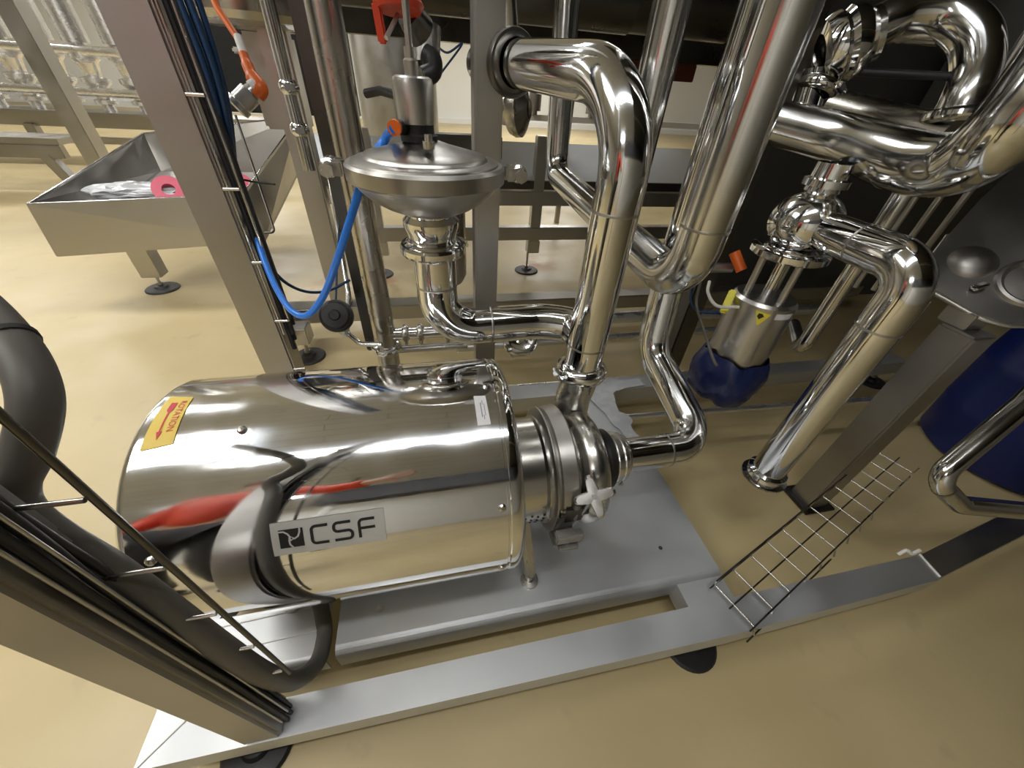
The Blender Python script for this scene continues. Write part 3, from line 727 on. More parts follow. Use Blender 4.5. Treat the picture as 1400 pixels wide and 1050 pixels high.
# inside: clear bag and pink tape roll
mb = MB(); random.seed(11)
def lump(mb, c, rx, ry, rz, seed, n=14, mi=0):
    random.seed(seed); vs = []; fs = []
    for i in range(n + 1):
        for k in range(n * 2):
            t = PI * i / n; p = 2 * PI * k / (n * 2); j = 1 + random.uniform(-.12, .12)
            vs.append(V(c) + V((math.sin(t) * math.cos(p) * rx * j, math.sin(t) * math.sin(p) * ry * j, math.cos(t) * rz * j)))
    w_ = n * 2
    for i in range(n):
        for k in range(w_): fs.append([i * w_ + k, i * w_ + (k + 1) % w_, (i + 1) * w_ + (k + 1) % w_, (i + 1) * w_ + k])
    mb.add(vs, fs, mi)
tag((lump(mb, PY(190, 262, 3.0) , .28, .12, .05, 4), mb)[1].build('plastic_bag', FILM), 'crumpled clear plastic bag lying in the drip tray', 'bag')
pc = PY(233, 262, 2.95)
mb = MB(); mb.lathe([(-.03, .035), (-.03, .085), (.03, .085), (.03, .035), (-.03, .035)], pc, (.2, -.6, .5), 36); tag(mb.build('tape_roll', PINK), 'pink adhesive tape roll lying in the drip tray beside the clear bag', 'tape')
mb = MB(); mb.lathe([(-.02, .02), (-.02, .06), (.02, .06), (.02, .02), (-.02, .02)], PY(331, 252, 3.0), (.2, -.6, .5), 30); tag(mb.build('tape_roll', PINK), 'pink tape roll partly hidden behind the blue line bundle', 'tape')

# bent rod behind the post
tag(MB().sweep(fillet([PD(322, 158, 1.25), PD(350, 240, 1.25), PD(376, 318, 1.25), PD(362, 318, 1.25)], .01, 4), .004, 8).build('bent_rod', DARK), 'thin dark bent rod hanging below the orange plugged sensor', 'rod')

# orange plugged sensor
se = thing('flow_sensor', 'steel sensor with an orange plug and orange cable hanging near the left post', 'sensor', PD(325, 145, .98))
s0 = PD(352, 118, .98); s1 = PD(318, 152, .98); d = (s1 - s0).normalized()
mb = MB(); mb.lathe([(0, .018), (.012, .020), (.015, .026), (.050, .026), (.053, .030), (.066, .030), (.070, .020), (.070, .001)], s0 + d * .012, d, 28); mb.build('sensor_body', BEAD, se)
mb = MB(); mb.lathe([(-.004, .019), (.014, .021), (.014, .001)], s0, d, 20); mb.build('collar', WPL, se)
mb = MB(); mb.sweep(smooth([PD(333, 74, .98), PD(338, 88, .98), PD(346, 106, .98), PD(356, 120, .98), PD(351, 130, .985)], 6), [.011] * 6 + [.014] * 6 + [.018] * 6 + [.019] * 7, 16); mb.build('plug', ORG, se)
mb = MB(); mb.sweep([PD(325, 50, .98), PD(334, 76, .98)], .010, 12); mb.bar(PD(318, 68, .98), PD(332, 70, .98), .012, .014); mb.build('cable_gland', WPL, se)
mb = MB(); mb.sweep(smooth([PD(288, -20, .98), PD(296, 8, .98), PD(310, 30, .98), PD(326, 54, .98)], 5), .0085, 12); mb.build('cable', ORG, se)

# ------------------------------------------------------------------ right hand seat valve and gooseneck
GX, GY = 1.006, .5575
bc = V((1.0, .866, 1.004))
pipe('gooseneck_pipe', 'polished gooseneck pipe hanging down with an open clamped end above the floor',
     [(GX, GY, .335), (GX, GY, 1.0), (1.003, .70, 1.002), bc], .0455, POL, [0, .11, .05, 0],
     welds=[((GX, GY, .86), (0, 0, 1)), ((1.003, .70, 1.002), (0, 1, 0))])
mb = MB(); mb.lathe([(0, .042), (0, .062), (.006, .066), (.012, .066), (.016, .052), (.030, .048), (.034, .056), (.040, .056), (.046, .046)], (GX, GY, .300), (0, 0, 1), 40)
tag(mb.build('pipe_ferrule', POL), 'bright steel ferrule ring on the open lower end of the gooseneck', 'clamp')
sv = thing('seat_valve', 'pneumatic seat valve with a brushed steel cylinder hanging under its body', 'valve', (bc.x, bc.y, .53))
vo = (bc.x, bc.y, 0)
def VZ(z): return 1.25 - (1.25 - z) * 1.2
mb = MB(); pr2 = [(.930, .055)]
for k in range(13):
    a = -PI / 2 + .5 + (PI - .9) * k / 12; pr2.append((1.004 + .078 * math.sin(a), .088 * math.cos(a)))
pr2 += [(1.082, .040), (1.092, .038), (1.094, .052), (1.110, .052), (1.113, .040), (1.145, .038)]
mb.lathe(pr2, vo, (0, 0, 1), 48); mb.build('valve_body', POL, sv)
mb = MB(); mb.lathe([(.914, .05), (.914, .092), (.919, .100), (.934, .100), (.940, .092), (.944, .080), (.944, .05)], vo, (0, 0, 1), 56); mb.build('body_clamp', POL, sv)
for k in range(3):
    a = k * 2.1 + .5; mb = MB(); mb.sweep([(bc.x + .055 * math.cos(a), bc.y + .055 * math.sin(a), .79), (bc.x + .055 * math.cos(a), bc.y + .055 * math.sin(a), .916)], .010, 12); mb.build('yoke_rod', BEAD, sv)
MB().sweep([(bc.x, bc.y, .78), (bc.x, bc.y, .93)], .015, 14).build('stem', POL, sv)
AR = .090
mb = MB(); mb.lathe([(.53, .001), (.53, .080), (.536, AR - .003), (.575, AR - .003), (.577, AR), (.785, AR), (.794, AR - .008), (.796, .04), (.796, .001)], vo, (0, 0, 1), 56); ac = mb.build('actuator', BEAD, sv)
def onact(az_, z, lift=.001):
    a = math.radians(az_); return V((bc.x + (AR + lift) * math.cos(a), bc.y + (AR + lift) * math.sin(a), z))
mb = MB(); g2 = []
for i in range(7):
    f_ = i / 6; a0 = -143 * (1 - f_) - 131 * f_; a1 = -116 * (1 - f_) - 128 * f_
    for k in range(7): g2.append(onact(a0 + (a1 - a0) * k / 6, .776 - .042 * f_ - .004 * (1 - f_) * k / 6, .0012))
mb.add(g2, [[i * 7 + k, i * 7 + k + 1, i * 7 + k + 8, i * 7 + k + 7] for i in range(6) for k in range(6)], 0)
mb.add([onact(-136, .770, .0025), onact(-130, .770, .0025), onact(-126, .763, .0025), onact(-132, .752, .0025), onact(-137, .760, .0025)], [[0, 1, 2, 3, 4]], 1)
mb.build('warning_sticker', [mat('yellow_warning', (.80, .68, .06), .45), INK], ac)['label'] = 'yellow triangle warning sticker'
mb = MB(); vs = []
for i in range(7): vs += [onact(-108 + i * 6, .776), onact(-108 + i * 6, .758)]
mb.add(vs, [[2 * i, 2 * i + 2, 2 * i + 3, 2 * i + 1] for i in range(6)]); mb.build('type_label', WHT, ac)
# blue bag tied over the lower end
mb = MB(); N = 48; vs = []; fs = []; prof = [(.590, .094), (.575, .102), (.548, .112), (.51, .118), (.465, .114), (.430, .100), (.410, .075), (.402, .04), (.400, .0)]
random.seed(21)
ph = [random.uniform(0, 6) for _ in range(6)]
for (z, r) in prof:
    for k in range(N):
        th = 2 * PI * k / N; j = 1 + .045 * math.sin(5 * th + ph[0] + z * 20) + .03 * math.sin(11 * th + ph[1] - z * 40)
        vs.append((bc.x - .006 + r * j * math.cos(th), bc.y - .004 + r * j * math.sin(th), z + (.007 * math.sin(3 * th + ph[2]) + .005 * math.sin(7 * th)) * min(1, r / .05)))
for i in range(len(prof) - 1):
    for k in range(N): fs.append([i * N + k, i * N + (k + 1) % N, (i + 1) * N + (k + 1) % N, (i + 1) * N + k])
mb.add(vs, fs, 0, True); tag(mb.build('plastic_bag', BAG), 'dark blue plastic bag wrapped over the bottom of the seat valve cylinder', 'bag')
# sensor, cables near the valve
pl = thing('proximity_plug', 'small horizontal sensor with an orange plug left of the seat valve', 'sensor', PD(960, 368, 1.2))
mb = MB(); mb.sweep([PD(925, 366, 1.2), PD(1000, 366, 1.2)], .016, 14); mb.build('sensor_body', BRU, pl)
mb = MB(); mb.sweep([PD(1004, 345, 1.15), PD(1014, 370, 1.15)], .016, 14); mb.build('plug', ORG, pl)
mb = MB(); mb.bar(PD(988, 428, 1.15), PD(1003, 397, 1.15), .022, .016); tag(mb.build('cable_tag', mat('yellow_tag', (.75, .68, .04), .4)), 'yellow tag on the cables beside the seat valve', 'tag')
tag(MB().sweep(smooth([PD(970, 385, 1.15), PD(968, 400, 1.13), PD(980, 418, 1.12), PD(1010, 420, 1.12)], 6), .005, 8).build('cable', WPL), 'pale cable curling beside the yellow tag', 'cable')
tag(MB().sweep(smooth([PD(958, 385, 1.2), PD(952, 415, 1.18), PD(962, 450, 1.15), PD(974, 488, 1.12), PD(980, 500, 1.1)], 6), .0045, 8).build('cable', GRYC), 'thin grey cable running down to the blue bag', 'cable')
tag(MB().sweep(smooth([PD(950, 380, 1.3), PD(944, 410, 1.3), PD(955, 425, 1.3), PD(985, 428, 1.28)], 6), .005, 8).build('air_hose', NAVY), 'short dark blue tube behind the pale cable at the seat valve', 'hose')

# big U pipe at the upper right
u0 = V(PD(1078, 172, 1.12)); u0.z = 1.185
U = [u0, V((1.02, .90, 1.185)), V((1.03, .76, 1.185)), V((1.06, .62, 1.20)), V(PD(1330, 222, .70)), V(PD(1400, 165, .62)), V(PD(1500, 40, .56))]
t = thing('crossover_pipe', 'very thick polished pipe sweeping over the gooseneck to the right edge', 'pipe', U[1])
MB().sweep(smooth([PD(1070, 170, 1.12), PD(1150, 192, .98), PD(1210, 212, .86), PD(1265, 226, .78), PD(1315, 222, .72), PD(1360, 192, .66), PD(1405, 145, .62), PD(1470, 60, .58)], 8), .058, 32).build('tube', PIPE, t)
MB().lathe([(-.004, .058), (0, .0595), (.004, .058)], PD(1232, 219, .828), PD(1265, 226, .78) - PD(1210, 212, .86), 32).build('weld', BRU, t)
pipe('header_pipe', 'straight dark pipe lying behind the thick crossover pipe', [PD(1140, 148, 1.25), PD(1215, 168, 1.12), PD(1300, 190, 1.0)], .050, PIPED, .1)
t = thing('return_bend', 'upper U-bend pipe in the top right corner above the crossover pipe', 'pipe', PD(1180, 0, 1.0))
MB().sweep(smooth([PD(1172, 52, 1.035), PD(1210, 30, 1.01), PD(1240, 18, 1.0), PD(1290, 20, .98), PD(1328, 48, .96), PD(1334, 90, .96), PD(1320, 130, .97), PD(1306, 160, .99)], 8), .050, 30).build('tube', PIPE, t)
mb = MB(); clamp(mb, PD(1305, 160, .99), PD(1320, 130, .97) - PD(1306, 160, .99), .049, .02); mb.build('clamp', POL, t)
bv = thing('butterfly_valve', 'shiny disc shaped valve housing upper right beside the return pipe', 'valve', PD(1150, 70, 1.05))
c = PD(1150, 65, 1.05); axx = PD(1230, 34, 1.0) - PD(1150, 65, 1.05)
mb = MB(); mb.lathe([(-.05, .05), (-.045, .078), (-.03, .086), (-.012, .088), (0, .08), (.012, .088), (.03, .086), (.045, .078), (.05, .05)], c, axx, 48); mb.build('housing', POL, bv)
mb = MB(); mb.lathe([(.05, .05), (.06, .05), (.06, .064), (.075, .064), (.075, .05)], c, axx, 40); mb.build('outlet', PIPE, bv)
mb = MB(); mb.sweep([c + V((-.05, 0, -.05)), PD(1100, 150, 1.12)], .04, 24); clamp(mb, PD(1118, 118, 1.08), c - PD(1100, 150, 1.12), .042, .02); mb.build('inlet', POL, bv)
tag(MB().sweep([PD(1165, 98, 1.06), PD(1322, 106, .97)], .010, 12).build('bar', BLK), 'black horizontal bar between the return bend and valve', 'bar')
pipe('cross_pipe', 'dull cross pipe meeting the upper return bend behind the black bar', [PD(1185, 44, 1.06), PD(1325, 52, .975)], .022, PIPED)
# vertical chain of fittings down from header to seat valve
pipe('side_pipe', 'short brass toned horizontal pipe between the return pipe and crossover pipe', [PD(1040, 172, 1.2), PD(1110, 196, 1.1)], .024, PIPE, clamps=[(PD(1085, 187, 1.13), PD(1110, 196, 1.1) - PD(1040, 172, 1.2))])
# thin pipes behind the gooseneck
pipe('drain_pipe', 'slim steel pipe with a lower bend between seat valve and gooseneck', [(1.25, .85, 1.2), (1.25, .85, .58), (1.42, 1.05, .56)], .023, PIPE, .06)
for k in range(3):
    p = (1.50 + .05 * k, .98 - .03 * k)
    tag(MB().sweep([(p[0], p[1], .75), (p[0], p[1], 1.5)], .009, 10).build('guide_rod', BRU), '%s of three slim vertical rods behind the bend of the gooseneck' % ('leftmost', 'middle', 'rightmost')[k], 'rod', 'three slim rods behind the gooseneck')

# right post and plate
rp = thing('support_post', 'square steel post standing behind the gooseneck under the dished plate', 'post', (1.43, .6, 0))
MB().box((1.385, .56, 0.0), (1.475, .65, .80), 0, .006).build('post', FRA, rp)
MB().box((1.40, .60, .80), (1.47, .67, .845), 0, .003).build('cap_block', BEAD, rp)
MB().box((1.36, .54, 0), (1.50, .67, .012), 0, .003).build('base_flange', DARK, rp)
o_p = PZ(1262, 402, .86); npl = V((-.50, -.42, .80)).normalized()
outl = [(1345, 268), (1300, 318), (1268, 362), (1262, 378), (1268, 390), (1300, 408), (1340, 430), (1370, 440), (1400, 443), (1480, 440), (1560, 250), (1430, 190)]
plq = [PN(x, y, o_p, npl) for x, y in outl]
dp = thing('dished_plate', 'dark grey steel plate with two round dishes at the right edge', 'plate', plq[3])
mb = MB(); n = len(plq); mb.add(plq + [p - npl * .012 for p in plq], [list(range(n)), list(range(n, 2 * n))[::-1]] + [[i, (i + 1) % n, n + (i + 1) % n, n + i] for i in range(n)]); mb.build('plate', FRA, dp)
MB().sweep(smooth([p - npl * .012 for p in plq[1:10]], 4), .006, 10).build('plate_rim', BRU, dp)
c = PN(1330, 358, o_p, npl); mb = MB(); mb.lathe([(0, .052), (.004, .049), (.012, .040), (.018, .025), (.020, .001)], c, npl, 48); mb.build('dish', FRA, dp)
c = PN(1412, 388, o_p, npl); mb = MB(); mb.lathe([(0, .072), (.006, .068), (.009, .062), (.004, .055), (.001, .052), (.004, .03), (.006, .001)], c, npl, 48); mb.build('dish', FRA, dp)
mb = MB(); mb.bar(PN(1325, 398, o_p, npl) + npl * .012, PN(1345, 392, o_p, npl) + npl * .014, .02, .014); mb.build('latch', POL, dp)
# drum
dm = thing('plastic_drum', 'dark blue plastic drum with black lid standing behind the right post', 'drum', (2.575, .666, 0))
mb = MB(); mb.lathe([(0, .001), (0, .26), (.02, .285), (.20, .295), (.22, .300), (.24, .295), (.42, .295), (.44, .300), (.46, .295), (.58, .285), (.62, .25), (.63, .24)], (2.575, .666, 0), (0, 0, 1), 56); mb.build('barrel', DRUM, dm)
mb = MB(); mb.lathe([(.62, .262), (.66, .262), (.668, .255), (.66, .24), (.66, .001)], (2.575, .666, 0), (0, 0, 1), 56); mb.build('lid', BLK, dm)
mb = MB(); mb.lathe([(.63, .268), (.645, .272), (.655, .268)], (2.575, .666, 0), (0, 0, 1), 56); mb.build('lid_ring', BRU, dm)
pipe('elbow_pipe', 'steel pipe elbow in front of the blue drum at the right edge',
     [PD(1520, 435, .98), PD(1400, 552, 1.0), PD(1278, 655, 1.02), PD(1312, 690, 1.05), PD(1420, 700, 1.12)], .026, PIPE, [0, .3, .045, .04, 0], welds=[(PD(1290, 668, 1.03), PD(1312, 690, 1.05) - PD(1278, 655, 1.02))])
mb = MB(); random.seed(2); mb.sweep(smooth([PD(1228, 758, 1.13), PD(1240, 752, 1.12), PD(1246, 757, 1.12), PD(1258, 752, 1.12)], 4), .005, 8)
tag(mb.build('cable_tie', WPL), 'white cut tie end lying where the wire meets the rail', 'cable tie')
mb = MB(); random.seed(8); fp = [(.66, 1.16), (.70, 1.28), (.82, 1.27), (.96, 1.26), (.97, 1.21), (.86, 1.20), (.80, 1.19), (.77, 1.13), (.765, 1.05), (.80, 1.0), (.77, .95), (.785, .90), (.74, .86), (.72, .93), (.70, 1.0), (.69, 1.08)]
fq = []
for k in range(len(fp)):
    a_, b_ = V(fp[k]), V(fp[(k + 1) % len(fp)])
    for j in range(3): p = a_.lerp(b_, j / 3); fq.append((p.x + random.uniform(-.006, .006), p.y + random.uniform(-.006, .006)))
prism(fq, RZ + .001, RZ + .004, 0, mb)
tag(mb.build('plastic_film', FILM), 'scrap of clear film lying on the right rail behind the pump', 'film')

# ------------------------------------------------------------------ rear bench
rb = thing('rear_bench', 'long stainless bench frame with a grey trough behind the rear skid', 'bench', (.85, 3.0, 0))
for (z0, z1, y0, y1, m_) in ((.27, .37, 2.98, 3.06, BRU), (.53, .63, 2.98, 3.06, BRU)):
    MB().box((-.80, y0, z0), (4.2, y1, z1), 0, .006).build('rail', m_, rb)
MB().box((-.80, 3.0, .64), (4.2, 3.08, .70), 0, .004).build('rail', DARK, rb)
mb = MB(); sheet(mb, [(-.80, 3.0, .70), (4.2, 3.0, .70), (4.2, 3.35, .90), (-.80, 3.35, .90)]); mb.build('trough', PLA, rb)
for x in (.86, -.35, 2.9):
    MB().box((x - .04, 2.99, .25), (x + .04, 3.07, .98), 0, .005).build('leg', BRU, rb)
    MB().box((x - .05, 2.99, .16), (x + .05, 3.07, .26), 0, .004).build('foot_bracket', BEAD, rb)
    foot(rb, x - .04, 3.02, .17, .10)
rb2 = thing('round_vessel', 'dark cylindrical vessel behind the pump valve pipe', 'vessel', (.10, 1.72, .4))

# remove the unused empty
bpy.data.objects.remove(rb2)
vs_ = thing('filter_housing', 'dark steel cylinder hanging behind the valve pipe elbow', 'vessel', (.05, 1.55, .55))
mb = MB(); mb.lathe([(.62, .001), (.62, .07), (.65, .085), (1.0, .085), (1.03, .07), (1.03, .001)], (.06, 1.45, 0), (0, 0, 1), 40); mb.build('body', PIPED, vs_)
MB().sweep(smooth([(-.02, 1.30, 1.0), (-.05, 1.28, .85), (-.03, 1.30, .72), (.03, 1.36, .65)], 6), .006, 8).build('handle', BRU, vs_)

# ------------------------------------------------------------------ dark pipework overhead
for (lab, y, z, r, x0, x1, m_) in (
        ('thick dull horizontal pipe crossing at the top behind the left post', 2.25, 1.56, .10, -.45, 1.0, DARK),
        ('dark horizontal pipe crossing at the top centre behind the spindle', 2.5, 1.62, .13, -.4, 1.7, DARK)):
    pipe('overhead_pipe', lab, [(x0, y, z), (x1, y, z)], r, m_)
bb = thing('overhead_beam', 'dark horizontal steel beam crossing behind the upper pipes', 'beam', (1.0, 2.9, 1.3))
MB().box((-.7, 2.9, 1.42), (4.2, 3.0, 1.55), 0, .005).build('beam', DARK, bb)
mb = MB(); mb.box((.9, 3.0, 1.33), (1.9, 3.06, 1.421), 0, .004); tag(mb.build('red_brown_channel', mat('red_brown_reflection', (.16, .045, .03), .5, 0, 8, .1, .2)), 'channel behind the top of the discharge elbow, coloured like a rusty reflection', 'beam')  # rust coloured reflection put into the channel's base colour
# orange valve handle at the top
oh = thing('valve_handwheel', 'red orange valve lever at the top edge above the spindle', 'handle', (ax_, VY, 1.45))
c = PD(545, 6, .86)
mb = MB(); mb.lathe([(-.012, .001), (-.012, .05), (.0, .058), (.012, .05), (.012, .001)], c, (0, .15, 1), 28); mb.build('hub', REDP, oh)
mb = MB(); mb.bar(c + V((-.05, -.01, 0)), PD(524, 60, .90), .022, .012); mb.build('lever', REDP, oh)
mb = MB(); mb.sweep([c + V((.02, .05, -.01)), PD(574, 42, .95)], [.03, .04], 18); mb.build('bracket', DARK, oh)
mb = MB(); mb.sweep([PD(544, 20, .86), PD(528, 52, .84)], .005, 8); mb.build('link_rod', BRU, oh)
pb = thing('solenoid_connector', 'black elbow connector on a steel body behind the actuator', 'connector', PD(588, 90, 1.3))
MB().sweep(smooth([PD(580, 105, 1.2), PD(592, 98, 1.2), PD(592, 82, 1.2), PD(582, 74, 1.2)], 5), .028, 16).build('connector', BLK, pb)
MB().lathe([(-.05, .045), (.05, .045), (.05, .001)], PD(583, 62, 1.22), (.1, .2, 1), 24).build('body', BRU, pb)
tag(MB().sweep([PD(500, 128, 1.3), PD(520, 124, 1.28), PD(545, 131, 1.2)], .014, 12).build('hose_stub', BLK), 'short black hose stub left of the actuator', 'hose')
tag(MB().sweep(smooth([PD(596, 62, 1.5), PD(612, 72, 1.5), PD(632, 60, 1.5), PD(600, 104, 1.5)], 6), .004, 8).build('cable', NAVY), 'thin dark cable hanging in front of the pale tank behind the valve', 'cable')
MBx = MB().box((.03, 1.9, .98), (.36, 1.98, 1.07), 0, .004); tag(MBx.build('junction_box', DARK), 'dark box behind the valve dome left of the square post', 'box')
dpn = thing('machine_panel', 'black machine side panel above the drip tray behind the left post', 'panel', (-.9, 3.0, 1.0))
MB().box((-1.75, 3.62, PY(300, 152, 3.62).z), (-.42, 3.72, 2.6), 0, .01).build('panel', mat('black_panel_paint', (.016, .016, .016), .6), dpn)
# motor body and gray box above the tray
cb = PY(380, 115, 2.35); tag(MB().box((cb.x - .09, 2.30, cb.z - .17), (cb.x + .10, 2.42, cb.z + .17), 0, .012).build('control_box', BRU), 'grey steel box hanging over the right end of the drip tray', 'box')
c = PY(352, 34, 2.1); mb = MB(); mb.lathe([(-.01, .001), (-.01, .17), (.0, .205), (.02, .225), (.06, .23), (.9, .23), (.9, .001)], (c.x, c.y, c.z), (0, 0, 1), 48); tag(mb.build('vessel', PIPED), 'round bottomed dull steel vessel hanging above the drip tray', 'vessel')
pipe('valve_column', 'slim clamped pipe column beside the upper left of the rear riser', [(-.42, 1.75, .95), (-.42, 1.75, 2.0)], .022, PIPE, clamps=[((-.42, 1.75, 1.08), (0, 0, 1)), ((-.42, 1.75, 1.2), (0, 0, 1))])
post('side_post', -.30, -.255, 1.45, 1.50, .3, 2.4, DARK, None)
tag(bpy.data.objects['side_post'], 'narrow dark upright directly left of the rear riser pipe', 'post')
post('black_channel', -.90, -.84, 1.80, 1.84, .85, 2.4, BLK, None)
tag(bpy.data.objects['black_channel'], 'black upright strip left of the post behind the pump', 'post')

# fittings behind the discharge elbow
fb = thing('fitting_block', 'shiny fitting joined to the far end of the discharge pipe', 'fitting', (top_end.x, top_end.y, 1.2))
e2 = V((top_end.x - .01, top_end.y + .015, 1.290)); dd = V((-.02, .06, 0)).normalized()
mb = MB(); clamp(mb, e2, dd, .050, .024); mb.build('clamp', DARK, fb)
mb = MB(); mb.lathe([(-.06, .05), (-.04, .060), (.03, .062), (.05, .05), (.10, .045)], e2 + dd * .08, dd, 32); mb.build('body', PIPED, fb)
cv = thing('check_valve', 'round flanged fitting right of the square post below the discharge pipe', 'valve', PD(706, 150, 1.35))
c = PD(706, 150, 1.35); mb = MB(); mb.lathe([(-.07, .04), (-.03, .05), (-.02, .075), (.0, .085), (.02, .085), (.03, .07), (.05, .03)], c, (.8, -.5, .1), 36); mb.build('housing', PIPED, cv)
mb = MB(); mb.sweep([c, c + V((.0, .25, .35))], .03, 16); mb.build('tube', PIPED, cv)

# right background cabinet
tag(MB().box((1.90, 2.3, .0), (5.0, 2.75, 2.84), 0, .01).build('equipment_cabinet', DCAB), 'tall dark grey cabinet filling the upper right background', 'cabinet')
tag(MB().box((2.9, -.6, 1.05), (4.3, 2.2, 2.705), 0, .02).build('overhead_tank', DCAB), 'dark grey tank body at the upper right edge', 'tank')
# background rods and tank between the pipes
tk = thing('storage_tank', 'pale vertical steel tank far behind the diaphragm valve', 'tank', (-.2, 7.5, 0))
mb = MB(); mb.lathe([(.15, .001), (.15, .55), (.2, .6), (2.6, .6), (2.8, .4), (2.85, .001)], (-.25, 7.6, 0), (0, 0, 1), 48); mb.build('shell', BRU, tk)
for a in (0, 2.1, 4.2): MB().sweep([(-.25 + .45 * math.cos(a), 7.6 + .45 * math.sin(a), 0), (-.25 + .45 * math.cos(a), 7.6 + .45 * math.sin(a), .2)], .03, 10).build('leg', BRU, tk)

# ------------------------------------------------------------------ left background line of valves
gp = thing('grey_post', 'grey square post leaning in view at the upper left beyond the tray', 'post', (-3.1, 5.0, 0))
MB().box((-3.22, 4.95, .02), (-3.08, 5.12, 2.6), 0, .005).build('post', BRU, gp)
MB().lathe([(0, .001), (0, .09), (.02, .085), (.02, .001)], (-3.15, 5.03, 0), (0, 0, 1), 24).build('foot', FOOTM, gp)
vr = thing('valve_rack', 'long low steel rack carrying a row of process valves in the left background', 'rack', (-6, 7.6, 0))
for (y, z0, z1) in ((7.6, .42, .60), (7.6, .22, .30)): MB().box((-9, y, z0), (-2.2, y + .12, z1), 0, .006).build('rail', BRU, vr)
MB().box((-9, 7.3, .60), (-2.2, 7.9, .63), 0, .005).build('shelf', BRU, vr)
for x in (-8.0, -5.4, -3.0):
    MB().box((x, 7.55, .05), (x + .12, 7.67, .45), 0, .005).build('leg', FRA, vr)
    MB().lathe([(0, .001), (0, .09), (.03, .08), (.05, .03)], (x + .06, 7.61, 0), (0, 0, 1), 20).build('foot', FOOTM, vr)
BGS = mat('bright_satin_steel', (.85, .85, .86), .28, .85, 9, .08, .08)
def bgvalve(x, y):
    t = thing('process_valve', 'small polished process valve in the rack row at the far left', 'valve', (x, y, .63), 'row of polished valves on the left background rack')
    mb = MB(); mb.lathe([(.63, .07), (.72, .07), (.72, .13), (.76, .13), (.78, .08), (.90, .10), (.95, .16), (1.0, .16), (1.02, .09), (1.16, .12), (1.20, .16), (1.26, .16), (1.28, .09), (1.38, .09)], (x, y, 0), (0, 0, 1), 20); mb.build('body', BGS, t)
    mb = MB(); mb.lathe([(1.35, .09), (1.36, .14), (1.80, .14), (1.82, .08), (2.3, .08), (2.3, .001)], (x, y, 0), (0, 0, 1), 20); mb.build('actuator', BGS, t)
    return t
v0 = bgvalve(-7.6 + .42 * 5, 7.55); v0['label'] = 'polished process valve on the background rack, cut by the left picture edge'
for k, wh in ((6, 'just left of the grey post'), (7, 'first one right of the grey post'), (8, 'second one right of the grey post'), (9, 'third one right of the grey post'), (10, 'hidden behind the tall post by the pump')):
    copytree(v0, (-7.6 + .42 * k, 7.55 + .04 * (k % 2), .63), 'polished process valve on the background rack, ' + wh)
pipe('manifold_pipe', 'upper bright manifold pipe crossing the row of background valves', [(-9, 7.45, 1.28), (-2.3, 7.45, 1.28)], .055, BGS)
pipe('manifold_pipe', 'lower bright manifold pipe crossing the row of background valves', [(-9, 7.45, .85), (-2.3, 7.45, .85)], .05, BGS)
lf = thing('low_bench', 'low grey bench frame on splayed legs at the far left edge', 'bench', (-4.8, 5.6, 0))
MB().box((-6.4, 5.5, .48), (-3.72, 5.9, .54), 0, .005).build('top', BRU, lf)
MB().box((-6.4, 5.48, .36), (-3.72, 5.56, .48), 0, .005).build('rail', FRA, lf)
for x in (-5.4, -3.9): MB().bar((x, 5.52, .38), (x + .12, 5.52, .03), .1, .1).build('leg', FRA, lf)
rv = thing('red_handle_valve', 'small valve with a red handle at the far left edge', 'valve', (-5.2, 5.7, .54))
MB().lathe([(.54, .05), (.75, .05), (.76, .08), (.8, .08), (.8, .001)], (-4.75, 5.7, 0), (0, 0, 1), 20).build('body', POL, rv)
MB().bar((-4.95, 5.66, .86), (-4.62, 5.66, .86), .06, .05).build('handle', REDP, rv)

# more background pieces seen between the pipes
rk = thing('instrument_rack', 'small background rack seen between the riser pipes', 'rack', (1.6, 4.4, 0))
MB().box((.6, 4.4, .98), (3.4, 4.44, 1.03), 0, .004).build('rail', WPL, rk)
for x in (.62, 1.5, 2.4, 3.3): MB().box((x, 4.4, 0), (x + .05, 4.45, 1.6), 0, .004).build('leg', BRU, rk)
for x in (.9, 1.15, 1.75, 2.1): MB().lathe([(1.03, .03), (1.06, .03), (1.06, .06), (1.3, .06), (1.32, .03), (1.36, .02), (1.36, .001)], (x, 4.42, 0), (0, 0, 1), 16).build('canister', BRU, rk)

# ------------------------------------------------------------------ added overhead platform and dark ducts, and the person reflected in the shroud
pf = thing('added_shade_platform', 'unseen dark platform added over the right side for shade, mirrored in the pipes', 'platform', (2.4, 0, 2.4))
MB().box((.75, -3.4, 2.76), (5.2, 2.25, 2.84), 0, .005).build('shade_deck', DCAB, pf)  # unseen slab added to shade the lower right and darken reflections
for y in (-3.4, -.5, 2.15): MB().box((.75, y, 2.705), (5.2, y + .08, 2.76), 0, .005).build('beam', FRA, pf)
dk = thing('added_dark_duct', 'dark duct added over the rear pipes to darken the upper background', 'duct', (.5, 3.1, 1.8))
MB().box((-.6, 2.62, 1.78), (1.70, 3.6, 1.98), 0, .005).build('duct', DCAB, dk)  # box added to darken the upper background and the steel below
bd = thing('added_band_duct', 'dark duct added behind the viewer to mirror as a dark band in the pump shroud', 'duct', (0, -2.1, 2.2))
MB().box((-1.3, -2.25, 2.0), (4.5, -1.95, 2.70), 0, .005).build('duct', BLKC, bd)  # unseen black box added to give the shroud its dark band
for x in (-1.2, 4.2): MB().box((x, -2.14, 0), (x + .08, -2.06, 3.6), 0, .004).build('support', FRA, bd)

